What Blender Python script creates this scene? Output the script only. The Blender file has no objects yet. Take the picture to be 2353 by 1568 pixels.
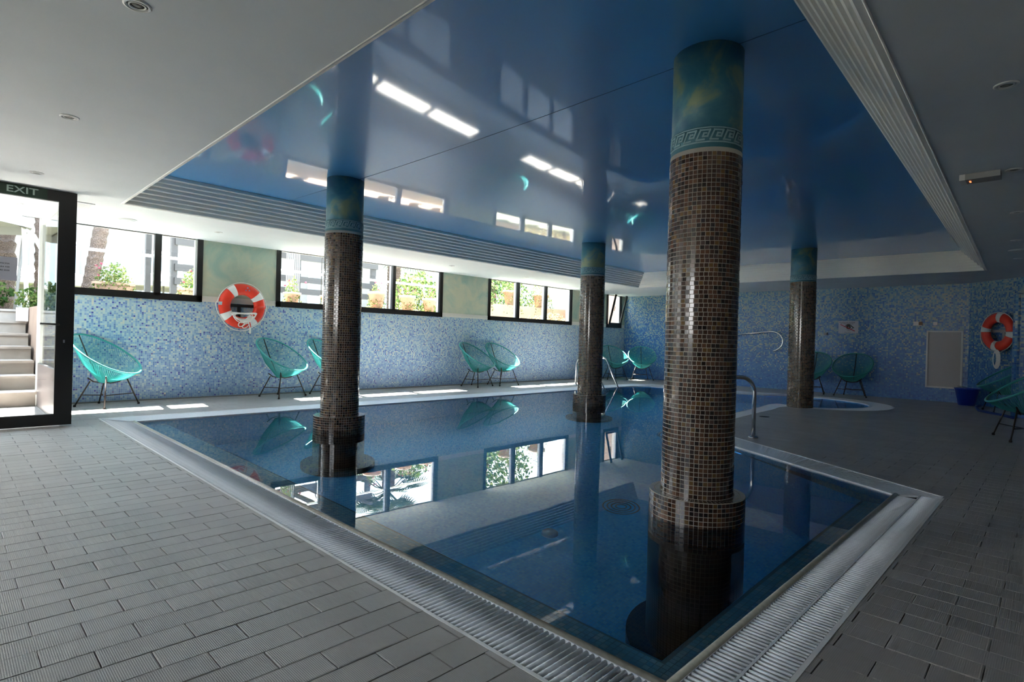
import bpy, math, random
from math import pi, sin, cos, radians, hypot, atan2, floor, ceil
from mathutils import Vector, Matrix

SC = bpy.context.scene
COL = SC.collection
random.seed(7)

# ------------------------------------------------------------------ camera
FPX = 1289.77
CAM_F = Vector((0.71499165, 0.6991313, -0.00153707))
CAM_R = Vector((0.69888682, -0.71467984, 0.02810597))
CAM_D = Vector((0.01855125, -0.02116977, -0.99960377))
CAM_Z = 1.0
cam_data = bpy.data.cameras.new('camera')
cam = bpy.data.objects.new('camera', cam_data)
COL.objects.link(cam)
m = Matrix.Identity(4)
for i in range(3):
    m[i][0] = CAM_R[i]; m[i][1] = -CAM_D[i]; m[i][2] = -CAM_F[i]
m[2][3] = CAM_Z
cam.matrix_world = m
cam_data.sensor_width = 36.0
cam_data.lens = FPX / 2353 * 36.0
cam_data.clip_start = 0.05
cam_data.clip_end = 500
SC.camera = cam

def proj(P):
    v = Vector(P) - Vector((0, 0, CAM_Z)); d = v.dot(CAM_F)
    if d < 0.05: return None
    return (2353 / 2 + FPX * v.dot(CAM_R) / d, 1568 / 2 + FPX * v.dot(CAM_D) / d)

# ------------------------------------------------------------------ colour management, render settings
SC.view_settings.view_transform = 'Standard'
SC.view_settings.look = 'None'
SC.view_settings.gamma = 1.0
SC.view_settings.use_curve_mapping = False
SC.view_settings.exposure = 2.2
cy = SC.cycles
cy.use_denoising = True
cy.max_bounces = 10; cy.diffuse_bounces = 4; cy.glossy_bounces = 5
cy.transmission_bounces = 6; cy.transparent_max_bounces = 12
cy.sample_clamp_indirect = 6.0
cy.caustics_reflective = False; cy.caustics_refractive = True
cy.blur_glossy = 0.5
cy.use_adaptive_sampling = True; cy.adaptive_threshold = 0.02

# ------------------------------------------------------------------ world and sun
SKY = 3.0
W = bpy.data.worlds.new('sky'); SC.world = W; W.use_nodes = True
nt = W.node_tree; nt.nodes.clear()
wo = nt.nodes.new('ShaderNodeOutputWorld'); bg = nt.nodes.new('ShaderNodeBackground')
tc = nt.nodes.new('ShaderNodeTexCoord'); sx = nt.nodes.new('ShaderNodeSeparateXYZ'); rp = nt.nodes.new('ShaderNodeValToRGB')
rp.color_ramp.elements[0].position = 0.0; rp.color_ramp.elements[0].color = (1.0, 0.98, 0.95, 1)
rp.color_ramp.elements[1].position = 0.7; rp.color_ramp.elements[1].color = (0.55, 0.75, 1.0, 1)
nt.links.new(tc.outputs['Generated'], sx.inputs[0]); nt.links.new(sx.outputs['Z'], rp.inputs[0])
nt.links.new(rp.outputs[0], bg.inputs['Color']); bg.inputs['Strength'].default_value = SKY
nt.links.new(bg.outputs[0], wo.inputs['Surface'])

sun_d = bpy.data.lights.new('sun', 'SUN'); sun_d.energy = 42.0; sun_d.angle = radians(0.53); sun_d.color = (1.0, 0.97, 0.93)
sun = bpy.data.objects.new('sun', sun_d); COL.objects.link(sun)
SUN_DIR = Vector((-0.05, -0.50, -1.0)).normalized()
sun.rotation_euler = SUN_DIR.to_track_quat('-Z', 'Y').to_euler()
sun.location = (6, 20, 20)

# ------------------------------------------------------------------ materials
MATS = {}
def rgb(r, g, b):
    f = lambda c: (c / 255 / 12.92) if c / 255 <= 0.04045 else ((c / 255 + 0.055) / 1.055) ** 2.4
    return (f(r), f(g), f(b), 1.0)

def newmat(name):
    mt = bpy.data.materials.new(name); mt.use_nodes = True
    nt = mt.node_tree; nt.nodes.clear()
    out = nt.nodes.new('ShaderNodeOutputMaterial')
    MATS[name] = mt
    return mt, nt, out

def pbsdf(nt, out, col=(0.8, 0.8, 0.8, 1), rough=0.5, metal=0.0, spec=0.5, coat=0.0):
    b = nt.nodes.new('ShaderNodeBsdfPrincipled')
    b.inputs['Base Color'].default_value = col
    b.inputs['Roughness'].default_value = rough
    b.inputs['Metallic'].default_value = metal
    b.inputs['Specular IOR Level'].default_value = spec
    b.inputs['Coat Weight'].default_value = coat
    nt.links.new(b.outputs[0], out.inputs['Surface'])
    return b

def N(nt, typ, **kw):
    n = nt.nodes.new('ShaderNode' + typ)
    for k, v in kw.items():
        if k.startswith('i_'):
            key = k[2:]
            key = int(key) if key.isdigit() else key
            n.inputs[key].default_value = v
        else: setattr(n, k, v)
    return n
def lk(nt, a, b): nt.links.new(a, b)

def ramp(nt, stops, interp='LINEAR'):
    r = nt.nodes.new('ShaderNodeValToRGB'); cr = r.color_ramp; cr.interpolation = interp
    while len(cr.elements) > 1: cr.elements.remove(cr.elements[0])
    cr.elements[0].position = stops[0][0]; cr.elements[0].color = stops[0][1]
    for p, c in stops[1:]:
        e = cr.elements.new(p); e.color = c
    return r

def bump(nt, b, height, strength=0.3, dist=0.002):
    bp = N(nt, 'Bump'); bp.inputs['Strength'].default_value = strength; bp.inputs['Distance'].default_value = dist
    lk(nt, height, bp.inputs['Height']); lk(nt, bp.outputs[0], b.inputs['Normal'])

def simple(name, col, rough=0.5, metal=0.0, spec=0.5, coat=0.0, nscale=0, namt=0.08, bstr=0.0):
    mt, nt, out = newmat(name)
    b = pbsdf(nt, out, col, rough, metal, spec, coat)
    if nscale:
        tc = N(nt, 'TexCoord'); nz = N(nt, 'TexNoise'); nz.inputs['Scale'].default_value = nscale; nz.inputs['Detail'].default_value = 5
        lk(nt, tc.outputs['Object'], nz.inputs['Vector'])
        lo = tuple(max(0, c * (1 - namt)) for c in col[:3]) + (1,); hi = tuple(min(1, c * (1 + namt)) for c in col[:3]) + (1,)
        r = ramp(nt, [(0.3, lo), (0.7, hi)]); lk(nt, nz.outputs[0], r.inputs[0]); lk(nt, r.outputs[0], b.inputs['Base Color'])
        if bstr: bump(nt, b, nz.outputs[0], bstr)
    return mt

def random_value(nt, island):
    if island: return N(nt, 'NewGeometry').outputs['Random Per Island']
    return N(nt, 'ObjectInfo').outputs['Random']

def pick(name, stops, rough=0.35, island=True, spec=0.5, coat=0.0, interp='CONSTANT', studs=False, stain=None):
    """colour drawn per piece"""
    mt, nt, out = newmat(name)
    b = pbsdf(nt, out, (1, 1, 1, 1), rough, 0, spec, coat)
    r = ramp(nt, stops, interp); lk(nt, random_value(nt, island), r.inputs[0])
    colo = r.outputs[0]
    if stain:
        tc = N(nt, 'NewGeometry'); nz = N(nt, 'TexNoise'); nz.inputs['Scale'].default_value = stain[0]; nz.inputs['Detail'].default_value = 6
        lk(nt, tc.outputs['Position'], nz.inputs['Vector'])
        rr = ramp(nt, [(0.35, (stain[1],) * 3 + (1,)), (0.65, (1, 1, 1, 1))]); lk(nt, nz.outputs[0], rr.inputs[0])
        mx = N(nt, 'Mix', data_type='RGBA', blend_type='MULTIPLY'); mx.inputs['Factor'].default_value = 1
        lk(nt, colo, mx.inputs['A']); lk(nt, rr.outputs[0], mx.inputs['B']); colo = mx.outputs['Result']
    lk(nt, colo, b.inputs['Base Color'])
    if studs:
        g = N(nt, 'NewGeometry'); mp = N(nt, 'Mapping'); mp.inputs['Rotation'].default_value = (0, 0, radians(45)); mp.inputs['Scale'].default_value = (760, 760, 0)
        lk(nt, g.outputs['Position'], mp.inputs['Vector']); s = N(nt, 'SeparateXYZ'); lk(nt, mp.outputs[0], s.inputs[0])
        a = N(nt, 'Math', operation='SINE'); c = N(nt, 'Math', operation='SINE'); lk(nt, s.outputs[0], a.inputs[0]); lk(nt, s.outputs[1], c.inputs[0])
        ml = N(nt, 'Math', operation='MULTIPLY'); lk(nt, a.outputs[0], ml.inputs[0]); lk(nt, c.outputs[0], ml.inputs[1])
        bump(nt, b, ml.outputs[0], 0.5, 0.0014)
    return mt

def mosaic(name, pitch, palette, axes, z_mix=None, grout=(0.5, 0.5, 0.5, 1), rough=0.3, gw=0.07, top_palette=None, z0=0, z1=1.5):
    """square glass mosaic too small to build piece by piece; axes picks which coords run along the surface"""
    mt, nt, out = newmat(name)
    b = pbsdf(nt, out, (1, 1, 1, 1), rough)
    g = N(nt, 'NewGeometry'); s = N(nt, 'SeparateXYZ'); lk(nt, g.outputs['Position'], s.inputs[0])
    if axes == 'diag':
        ad = N(nt, 'Math', operation='ADD'); lk(nt, s.outputs[0], ad.inputs[0]); lk(nt, s.outputs[1], ad.inputs[1])
        mu = N(nt, 'Math', operation='MULTIPLY'); mu.inputs[1].default_value = 0.7071; lk(nt, ad.outputs[0], mu.inputs[0])
        u, v = mu.outputs[0], s.outputs[2]
    elif axes == 'uz':
        ad = N(nt, 'Math', operation='ADD'); lk(nt, s.outputs[0], ad.inputs[0]); lk(nt, s.outputs[1], ad.inputs[1]); u, v = ad.outputs[0], s.outputs[2]
    else:
        u, v = s.outputs['XYZ'.index(axes[0])], s.outputs['XYZ'.index(axes[1])]
    def scaled(x):
        d = N(nt, 'Math', operation='DIVIDE'); d.inputs[1].default_value = pitch; lk(nt, x, d.inputs[0])
        f = N(nt, 'Math', operation='FLOOR'); lk(nt, d.outputs[0], f.inputs[0])
        fr = N(nt, 'Math', operation='FRACT'); lk(nt, d.outputs[0], fr.inputs[0])
        # distance from nearest joint
        sb = N(nt, 'Math', operation='SUBTRACT'); sb.inputs[1].default_value = 0.5; lk(nt, fr.outputs[0], sb.inputs[0])
        ab = N(nt, 'Math', operation='ABSOLUTE'); lk(nt, sb.outputs[0], ab.inputs[0])
        return f.outputs[0], ab.outputs[0]
    fu, au = scaled(u); fv, av = scaled(v)
    cb = N(nt, 'CombineXYZ'); lk(nt, fu, cb.inputs[0]); lk(nt, fv, cb.inputs[1])
    wn = N(nt, 'TexWhiteNoise', noise_dimensions='3D'); lk(nt, cb.outputs[0], wn.inputs['Vector'])
    r1 = ramp(nt, palette, 'CONSTANT'); lk(nt, wn.outputs['Value'], r1.inputs[0]); colo = r1.outputs[0]
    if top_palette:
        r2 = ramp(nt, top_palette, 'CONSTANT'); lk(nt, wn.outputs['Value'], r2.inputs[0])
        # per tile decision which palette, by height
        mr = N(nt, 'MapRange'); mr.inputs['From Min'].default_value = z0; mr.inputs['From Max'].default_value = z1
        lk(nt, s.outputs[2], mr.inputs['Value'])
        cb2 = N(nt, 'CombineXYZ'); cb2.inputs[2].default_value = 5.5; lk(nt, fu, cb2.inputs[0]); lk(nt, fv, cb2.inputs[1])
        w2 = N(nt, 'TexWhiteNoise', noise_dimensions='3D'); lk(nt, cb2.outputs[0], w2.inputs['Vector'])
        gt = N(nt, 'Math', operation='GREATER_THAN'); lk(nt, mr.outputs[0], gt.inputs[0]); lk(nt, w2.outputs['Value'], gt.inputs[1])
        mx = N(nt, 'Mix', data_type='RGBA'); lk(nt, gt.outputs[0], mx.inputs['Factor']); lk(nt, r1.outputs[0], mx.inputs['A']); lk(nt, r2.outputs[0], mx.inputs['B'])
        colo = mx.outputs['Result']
    mxx = N(nt, 'Math', operation='MAXIMUM'); lk(nt, au, mxx.inputs[0]); lk(nt, av, mxx.inputs[1])
    gg = N(nt, 'Math', operation='GREATER_THAN'); gg.inputs[1].default_value = 0.5 - gw; lk(nt, mxx.outputs[0], gg.inputs[0])
    mg = N(nt, 'Mix', data_type='RGBA'); lk(nt, gg.outputs[0], mg.inputs['Factor']); lk(nt, colo, mg.inputs['A']); mg.inputs['B'].default_value = grout
    lk(nt, mg.outputs['Result'], b.inputs['Base Color'])
    rr = N(nt, 'MapRange'); rr.inputs['To Min'].default_value = rough; rr.inputs['To Max'].default_value = 0.8; lk(nt, gg.outputs[0], rr.inputs['Value']); lk(nt, rr.outputs[0], b.inputs['Roughness'])
    return mt

def cloudy(name, c1, c2, c3, scale=2.0, rough=0.6):
    mt, nt, out = newmat(name); b = pbsdf(nt, out, c1, rough)
    tc = N(nt, 'NewGeometry'); nz = N(nt, 'TexNoise'); nz.inputs['Scale'].default_value = scale; nz.inputs['Detail'].default_value = 7; nz.inputs['Roughness'].default_value = 0.6; nz.inputs['Distortion'].default_value = 0.6
    lk(nt, tc.outputs['Position'], nz.inputs['Vector'])
    r = ramp(nt, [(0.36, c1), (0.5, c2), (0.62, c3)]); lk(nt, nz.outputs[0], r.inputs[0]); lk(nt, r.outputs[0], b.inputs['Base Color'])
    return mt

M_ceil = simple('white_plaster', (0.74, 0.77, 0.79, 1), 0.75, nscale=3, namt=0.02)
M_cornice = simple('cornice_white', (0.90, 0.89, 0.84, 1), 0.55)
M_white = simple('white_paint', (0.85, 0.85, 0.84, 1), 0.4)
M_grate = simple('grate_plastic', (0.80, 0.83, 0.87, 1), 0.35, nscale=60, namt=0.08)
M_grout = simple('floor_grout', (0.10, 0.095, 0.09, 1), 0.8, nscale=30, namt=0.2)
M_lip = simple('coping_stone', (0.42, 0.40, 0.33, 1), 0.35, nscale=40, namt=0.15)
M_black = simple('black_aluminium', (0.012, 0.011, 0.011, 1), 0.35)
M_greyal = simple('grey_aluminium', (0.35, 0.35, 0.38, 1), 0.35, metal=0.6)
M_steel = simple('stainless_steel', (0.62, 0.62, 0.62, 1), 0.16, metal=1.0)
M_dark = simple('dark_channel', (0.012, 0.02, 0.028, 1), 0.5)
M_cord = simple('turquoise_cord', (0.04, 0.32, 0.31, 1), 0.38)
M_rod = simple('dark_bronze_steel', (0.035, 0.025, 0.022, 1), 0.4, metal=0.3)
M_red = simple('life_ring_red', (0.78, 0.045, 0.02, 1), 0.42, nscale=8, namt=0.08)
M_band = simple('white_band', (0.78, 0.78, 0.77, 1), 0.5)
M_rope = simple('white_rope', (0.86, 0.84, 0.80, 1), 0.7, nscale=120, namt=0.15)
M_blueem = simple('blue_grey_print', (0.18, 0.24, 0.42, 1), 0.5)
M_paper = simple('paper', (0.52, 0.52, 0.58, 1), 0.8)
M_ink = simple('black_ink', (0.01, 0.01, 0.01, 1), 0.6)
M_signred = simple('red_ink', (0.42, 0.015, 0.02, 1), 0.6)
M_green = simple('exit_green', (0.004, 0.03, 0.014, 1), 0.3)
M_exit = simple('exit_letters', (0.45, 0.58, 0.52, 1), 0.5)
M_bucket = simple('blue_plastic', (0.01, 0.05, 0.42, 1), 0.35)
M_lampgrey = simple('lamp_grey', (0.30, 0.30, 0.29, 1), 0.4)
M_panel = simple('access_panel_white', (0.72, 0.70, 0.68, 1), 0.6)
M_kick = simple('pink_grey_panel', (0.12, 0.10, 0.098, 1), 0.4)
M_stone = simple('cream_stone', (0.30, 0.26, 0.23, 1), 0.7, nscale=6, namt=0.12)
M_pave = simple('garden_paving', (0.075, 0.075, 0.045, 1), 0.85, nscale=3, namt=0.12)
M_peach = simple('peach_render', (0.26, 0.17, 0.12, 1), 0.85, nscale=4, namt=0.08)
M_terra = simple('terracotta', (0.24, 0.15, 0.105, 1), 0.8, nscale=9, namt=0.15)
M_soil = simple('soil', (0.06, 0.04, 0.03, 1), 0.95)
M_canvas = simple('white_canvas', (0.3, 0.3, 0.3, 1), 0.8)
M_housew = simple('pale_house_wall', (0.16, 0.155, 0.15, 1), 0.85, nscale=1, namt=0.06)
M_louvre = simple('pergola_grey', (0.030, 0.028, 0.030, 1), 0.6)
M_bluefloor = simple('blue_rubber', (0.012, 0.04, 0.20, 1), 0.5)
M_palmbark = None

def bark():
    mt, nt, out = newmat('palm_bark'); b = pbsdf(nt, out, (0.2, 0.15, 0.12, 1), 0.95)
    tc = N(nt, 'TexCoord'); vo = N(nt, 'TexVoronoi'); mp = N(nt, 'Mapping'); mp.inputs['Scale'].default_value = (9, 9, 16)
    lk(nt, tc.outputs['Object'], mp.inputs['Vector']); lk(nt, mp.outputs[0], vo.inputs['Vector'])
    r = ramp(nt, [(0.0, (0.022, 0.013, 0.010, 1)), (0.35, (0.085, 0.058, 0.045, 1)), (0.8, (0.14, 0.10, 0.082, 1))]); lk(nt, vo.outputs['Distance'], r.inputs[0]); lk(nt, r.outputs[0], b.inputs['Base Color'])
    bump(nt, b, vo.outputs['Distance'], 0.8, 0.03); return mt
M_palmbark = bark()

def leafmat(name, stops, trans=0.35):
    mt, nt, out = newmat(name)
    b = nt.nodes.new('ShaderNodeBsdfDiffuse'); t = nt.nodes.new('ShaderNodeBsdfTranslucent'); mx = nt.nodes.new('ShaderNodeMixShader')
    mx.inputs[0].default_value = trans
    r = ramp(nt, stops); lk(nt, random_value(nt, True), r.inputs[0])
    lk(nt, r.outputs[0], b.inputs[0]); lk(nt, r.outputs[0], t.inputs[0]); lk(nt, b.outputs[0], mx.inputs[1]); lk(nt, t.outputs[0], mx.inputs[2]); lk(nt, mx.outputs[0], out.inputs['Surface'])
    return mt
M_leaf = leafmat('geranium_leaf', [(0, (0.04, 0.08, 0.02, 1)), (0.6, (0.10, 0.135, 0.04, 1)), (1, (0.20, 0.19, 0.08, 1))])
M_leafd = leafmat('shrub_leaf', [(0, (0.02, 0.05, 0.014, 1)), (0.6, (0.06, 0.10, 0.03, 1)), (1, (0.15, 0.18, 0.07, 1))])
M_palm = leafmat('palm_leaf', [(0, (0.02, 0.04, 0.018, 1)), (1, (0.05, 0.075, 0.035, 1))], 0.25)
M_dry = leafmat('dry_leaf', [(0, (0.15, 0.10, 0.065, 1)), (0.5, (0.22, 0.19, 0.10, 1)), (1, (0.28, 0.26, 0.15, 1))])
M_flower = simple('pink_flower', (0.22, 0.02, 0.05, 1), 0.6)
M_flowero = simple('orange_flower', (0.25, 0.03, 0.01, 1), 0.6)

# wall mosaics
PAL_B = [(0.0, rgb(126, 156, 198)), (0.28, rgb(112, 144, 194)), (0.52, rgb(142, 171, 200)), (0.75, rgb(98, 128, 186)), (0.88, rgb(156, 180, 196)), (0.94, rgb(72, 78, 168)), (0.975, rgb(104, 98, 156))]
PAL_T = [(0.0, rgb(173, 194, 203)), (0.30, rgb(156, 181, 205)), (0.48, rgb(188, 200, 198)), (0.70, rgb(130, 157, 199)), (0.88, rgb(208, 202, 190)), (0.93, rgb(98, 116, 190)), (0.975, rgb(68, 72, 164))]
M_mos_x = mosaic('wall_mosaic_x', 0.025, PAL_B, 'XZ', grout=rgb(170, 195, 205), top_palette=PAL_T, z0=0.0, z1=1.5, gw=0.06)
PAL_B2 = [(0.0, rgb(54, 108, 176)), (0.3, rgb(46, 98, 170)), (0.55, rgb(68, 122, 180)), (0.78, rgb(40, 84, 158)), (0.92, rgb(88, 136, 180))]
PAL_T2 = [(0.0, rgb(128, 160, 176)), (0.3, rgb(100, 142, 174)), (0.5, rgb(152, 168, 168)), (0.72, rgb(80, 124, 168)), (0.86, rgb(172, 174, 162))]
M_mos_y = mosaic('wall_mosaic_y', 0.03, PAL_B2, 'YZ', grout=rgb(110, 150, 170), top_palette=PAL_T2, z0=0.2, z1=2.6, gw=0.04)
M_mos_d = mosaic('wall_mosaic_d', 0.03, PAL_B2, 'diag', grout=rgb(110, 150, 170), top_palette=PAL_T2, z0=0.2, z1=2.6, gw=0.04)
PAL_P = [(0.0, rgb(84, 196, 252)), (0.35, rgb(74, 188, 250)), (0.65, rgb(98, 204, 252)), (0.88, rgb(62, 174, 244))]
M_pool_xy = mosaic('pool_floor_mosaic', 0.025, PAL_P, 'XY', grout=rgb(104, 184, 228), gw=0.06)
M_pool_w = mosaic('pool_wall_mosaic', 0.025, PAL_P, 'uz', grout=rgb(104, 184, 228), gw=0.06)
M_ledge = mosaic('pool_ledge_mosaic', 0.025, [(0, rgb(96, 140, 150)), (0.4, rgb(60, 116, 140)), (0.75, rgb(128, 158, 160))], 'XY', grout=rgb(70, 100, 110), gw=0.06)
LEDGE_STOPS = [(0, rgb(112, 184, 214)), (0.35, rgb(98, 172, 208)), (0.7, rgb(128, 192, 214)), (0.9, rgb(142, 196, 212))]
M_ledge_i = pick('ledge_tiles', LEDGE_STOPS, 0.3, True)
M_ledge_o = pick('ledge_tile', LEDGE_STOPS, 0.3, False)
COLSTOPS = [(0.0, rgb(62, 41, 30)), (0.2, rgb(82, 56, 41)), (0.38, rgb(46, 32, 26)), (0.55, rgb(100, 70, 50)), (0.7, rgb(70, 50, 40)), (0.85, rgb(110, 84, 48)), (0.93, rgb(84, 66, 60))]
M_col_i = pick('column_tiles', COLSTOPS, 0.16, True, spec=0.6, coat=0.3)
M_col_o = pick('column_tile', COLSTOPS, 0.16, False, spec=0.6, coat=0.3)
M_colgrout = simple('column_grout', rgb(196, 190, 176), 0.8)
M_colpaint = cloudy('column_paint', rgb(48, 104, 130), rgb(68, 124, 138), rgb(130, 148, 118), 3.4, 0.45)
M_plaster = cloudy('wall_plaster', rgb(150, 178, 168), rgb(178, 190, 172), rgb(196, 196, 172), 2.2, 0.7)
M_frieze = simple('frieze_cream', rgb(226, 224, 216), 0.6)
M_colfrieze = simple('column_frieze_ground', rgb(70, 120, 132), 0.55)
M_colrelief = simple('column_frieze_relief', rgb(140, 172, 178), 0.55)
FSTOPS = [(0.0, rgb(170, 165, 160)), (0.4, rgb(176, 171, 166)), (0.7, rgb(166, 161, 156)), (1.0, rgb(181, 176, 171))]
M_tile_i = pick('deck_tiles', FSTOPS, 0.30, True, studs=True, stain=(2.2, 0.86), interp='LINEAR')
M_tile_o = pick('deck_tile', FSTOPS, 0.30, False, studs=True, stain=(2.2, 0.86), interp='LINEAR')

def stretch():
    mt, nt, out = newmat('blue_stretch_ceiling')
    b = pbsdf(nt, out, rgb(58, 138, 200), 0.42, 0, 1.0, 1.0)
    g = N(nt, 'NewGeometry'); nz = N(nt, 'TexNoise'); nz.inputs['Scale'].default_value = 45; nz.inputs['Detail'].default_value = 2; lk(nt, g.outputs['Position'], nz.inputs['Vector'])
    bump(nt, b, nz.outputs[0], 0.04, 0.002)
    b.inputs['Coat Roughness'].default_value = 0.05; b.inputs['Coat IOR'].default_value = 1.42
    return mt
M_stretch = stretch()

def water():
    mt, nt, out = newmat('pool_water')
    rf = nt.nodes.new('ShaderNodeBsdfRefraction'); gl = nt.nodes.new('ShaderNodeBsdfGlossy'); mx = nt.nodes.new('ShaderNodeMixShader'); fr = nt.nodes.new('ShaderNodeFresnel')
    rf.inputs['IOR'].default_value = 1.333; rf.inputs['Roughness'].default_value = 0.0; rf.inputs['Color'].default_value = (0.93, 0.99, 1.0, 1)
    gl.inputs['Roughness'].default_value = 0.0; fr.inputs['IOR'].default_value = 1.40
    nz = N(nt, 'TexNoise'); nz.inputs['Scale'].default_value = 1.6; nz.inputs['Detail'].default_value = 1; g = N(nt, 'NewGeometry'); lk(nt, g.outputs['Position'], nz.inputs['Vector'])
    bp = N(nt, 'Bump'); bp.inputs['Strength'].default_value = 0.06; bp.inputs['Distance'].default_value = 0.01; lk(nt, nz.outputs[0], bp.inputs['Height'])
    for n in (rf, gl, fr): lk(nt, bp.outputs[0], n.inputs['Normal'])
    lk(nt, fr.outputs[0], mx.inputs[0]); lk(nt, rf.outputs[0], mx.inputs[1]); lk(nt, gl.outputs[0], mx.inputs[2]); lk(nt, mx.outputs[0], out.inputs['Surface'])
    return mt
M_water = water()

def glass():
    mt, nt, out = newmat('window_glass')
    tr = nt.nodes.new('ShaderNodeBsdfTransparent'); gl = nt.nodes.new('ShaderNodeBsdfGlossy'); mx = nt.nodes.new('ShaderNodeMixShader'); fr = nt.nodes.new('ShaderNodeFresnel')
    tr.inputs[0].default_value = (0.95, 0.97, 0.96, 1); gl.inputs['Roughness'].default_value = 0.0
    gm = N(nt, 'NewGeometry'); mr = N(nt, 'MapRange'); mr.inputs['To Min'].default_value = 1.45; mr.inputs['To Max'].default_value = 1 / 1.45
    lk(nt, gm.outputs['Backfacing'], mr.inputs['Value']); lk(nt, mr.outputs[0], fr.inputs['IOR'])   # same reflectance on both faces of a thin pane
    lk(nt, fr.outputs[0], mx.inputs[0]); lk(nt, tr.outputs[0], mx.inputs[1]); lk(nt, gl.outputs[0], mx.inputs[2]); lk(nt, mx.outputs[0], out.inputs['Surface'])
    return mt
M_glass = glass()

def led():
    mt, nt, out = newmat('orange_led'); e = nt.nodes.new('ShaderNodeEmission'); e.inputs[0].default_value = (1, 0.18, 0.05, 1); e.inputs[1].default_value = 1.2
    lk(nt, e.outputs[0], out.inputs['Surface']); return mt
M_led = led()

# ------------------------------------------------------------------ mesh helpers
class MB:
    def __init__(s): s.v = []; s.f = []; s.sm = []
    def add(s, vs, fs, smooth=False):
        o = len(s.v); s.v += [tuple(v) for v in vs]; s.f += [tuple(i + o for i in f) for f in fs]; s.sm += [smooth] * len(fs)
    def box(s, x0, x1, y0, y1, z0, z1, mat=None):
        vs = [(x0, y0, z0), (x1, y0, z0), (x1, y1, z0), (x0, y1, z0), (x0, y0, z1), (x1, y0, z1), (x1, y1, z1), (x0, y1, z1)]
        if mat: vs = [mat @ Vector(v) for v in vs]
        s.add(vs, [(0, 3, 2, 1), (4, 5, 6, 7), (0, 1, 5, 4), (1, 2, 6, 5), (2, 3, 7, 6), (3, 0, 4, 7)]); return s
    def prism(s, poly, z0, z1):
        n = len(poly); vs = [(p[0], p[1], z0) for p in poly] + [(p[0], p[1], z1) for p in poly]
        s.add(vs, [tuple(reversed(range(n))), tuple(range(n, 2 * n))] + [(i, (i + 1) % n, n + (i + 1) % n, n + i) for i in range(n)]); return s
    def tube(s, pts, r, n=8, closed=False, caps=True):
        pts = [Vector(p) for p in pts]; k = len(pts); rings = []
        rr = r if isinstance(r, (list, tuple)) else [r] * k
        up = None
        for i, p in enumerate(pts):
            a = pts[(i - 1) % k] if (closed or i > 0) else p; b = pts[(i + 1) % k] if (closed or i < k - 1) else p
            t = (b - a)
            t = t.normalized() if t.length > 1e-9 else Vector((0, 0, 1))
            if up is None: up = Vector((0, 0, 1)) if abs(t.z) < 0.9 else Vector((1, 0, 0))
            x = up - t * up.dot(t)
            if x.length < 1e-6: x = t.orthogonal()
            x.normalize(); y = t.cross(x); up = x
            rings.append([p + (x * cos(2 * pi * j / n) + y * sin(2 * pi * j / n)) * rr[i] for j in range(n)])
        vs = [v for q in rings for v in q]; fs = []
        for i in range(k if closed else k - 1):
            a = i * n; b = ((i + 1) % k) * n
            for j in range(n): fs.append((a + j, a + (j + 1) % n, b + (j + 1) % n, b + j))
        if caps and not closed: fs += [tuple(reversed(range(n))), tuple(range((k - 1) * n, k * n))]
        s.add(vs, fs, True); return s
    def lathe(s, prof, c=(0, 0, 0), n=32, mat=None, smooth=True):
        vs = []; k = len(prof)
        for (r, z) in prof:
            for j in range(n):
                v = Vector((r * cos(2 * pi * j / n), r * sin(2 * pi * j / n), z))
                vs.append((mat @ v) if mat else v + Vector(c))
        fs = []
        for i in range(k - 1):
            for j in range(n): fs.append((i * n + j, i * n + (j + 1) % n, (i + 1) * n + (j + 1) % n, (i + 1) * n + j))
        if prof[0][0] > 1e-6: fs.append(tuple(reversed(range(n))))
        if prof[-1][0] > 1e-6: fs.append(tuple(range((k - 1) * n, k * n)))
        s.add(vs, fs, smooth); return s
    def mesh(s, name, mat):
        me = bpy.data.meshes.new(name); me.from_pydata(s.v, [], s.f); me.polygons.foreach_set('use_smooth', s.sm)
        if mat: me.materials.append(mat)
        me.update(); return me
    def build(s, name, mat, parent=None, loc=None, rotz=None):
        o = bpy.data.objects.new(name, s.mesh(name, mat)); COL.objects.link(o)
        if parent: o.parent = parent
        if loc is not None: o.location = loc
        if rotz is not None: o.rotation_euler.z = rotz
        return o

def tag(o, label=None, cat=None, group=None, kind=None):
    if label: o['label'] = label
    if cat: o['category'] = cat
    if group: o['group'] = group
    if kind: o['kind'] = kind
    return o
def empty(name, loc=(0, 0, 0), rotz=0, label=None, cat=None, group=None, kind=None):
    o = bpy.data.objects.new(name, None); COL.objects.link(o); o.location = loc; o.rotation_euler.z = rotz; o.empty_display_size = 0.1
    return tag(o, label, cat, group, kind)
CHILDREN = {}
def copy_tree(o, parent=None):
    c = o.copy(); COL.objects.link(c); c.parent = parent
    for ch in list(o.children): copy_tree(ch, c)
    return c
def sharp(o, ang=35):
    me = o.data
    me.shade_smooth()
    me.set_sharp_from_angle(angle=radians(ang)) if hasattr(me, 'set_sharp_from_angle') else None
    return o
def instance(name, mesh, parent, loc, rotz=0):
    o = bpy.data.objects.new(name, mesh); o.location = loc; o.rotation_euler.z = rotz; COL.objects.link(o); o.parent = parent; return o

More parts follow.
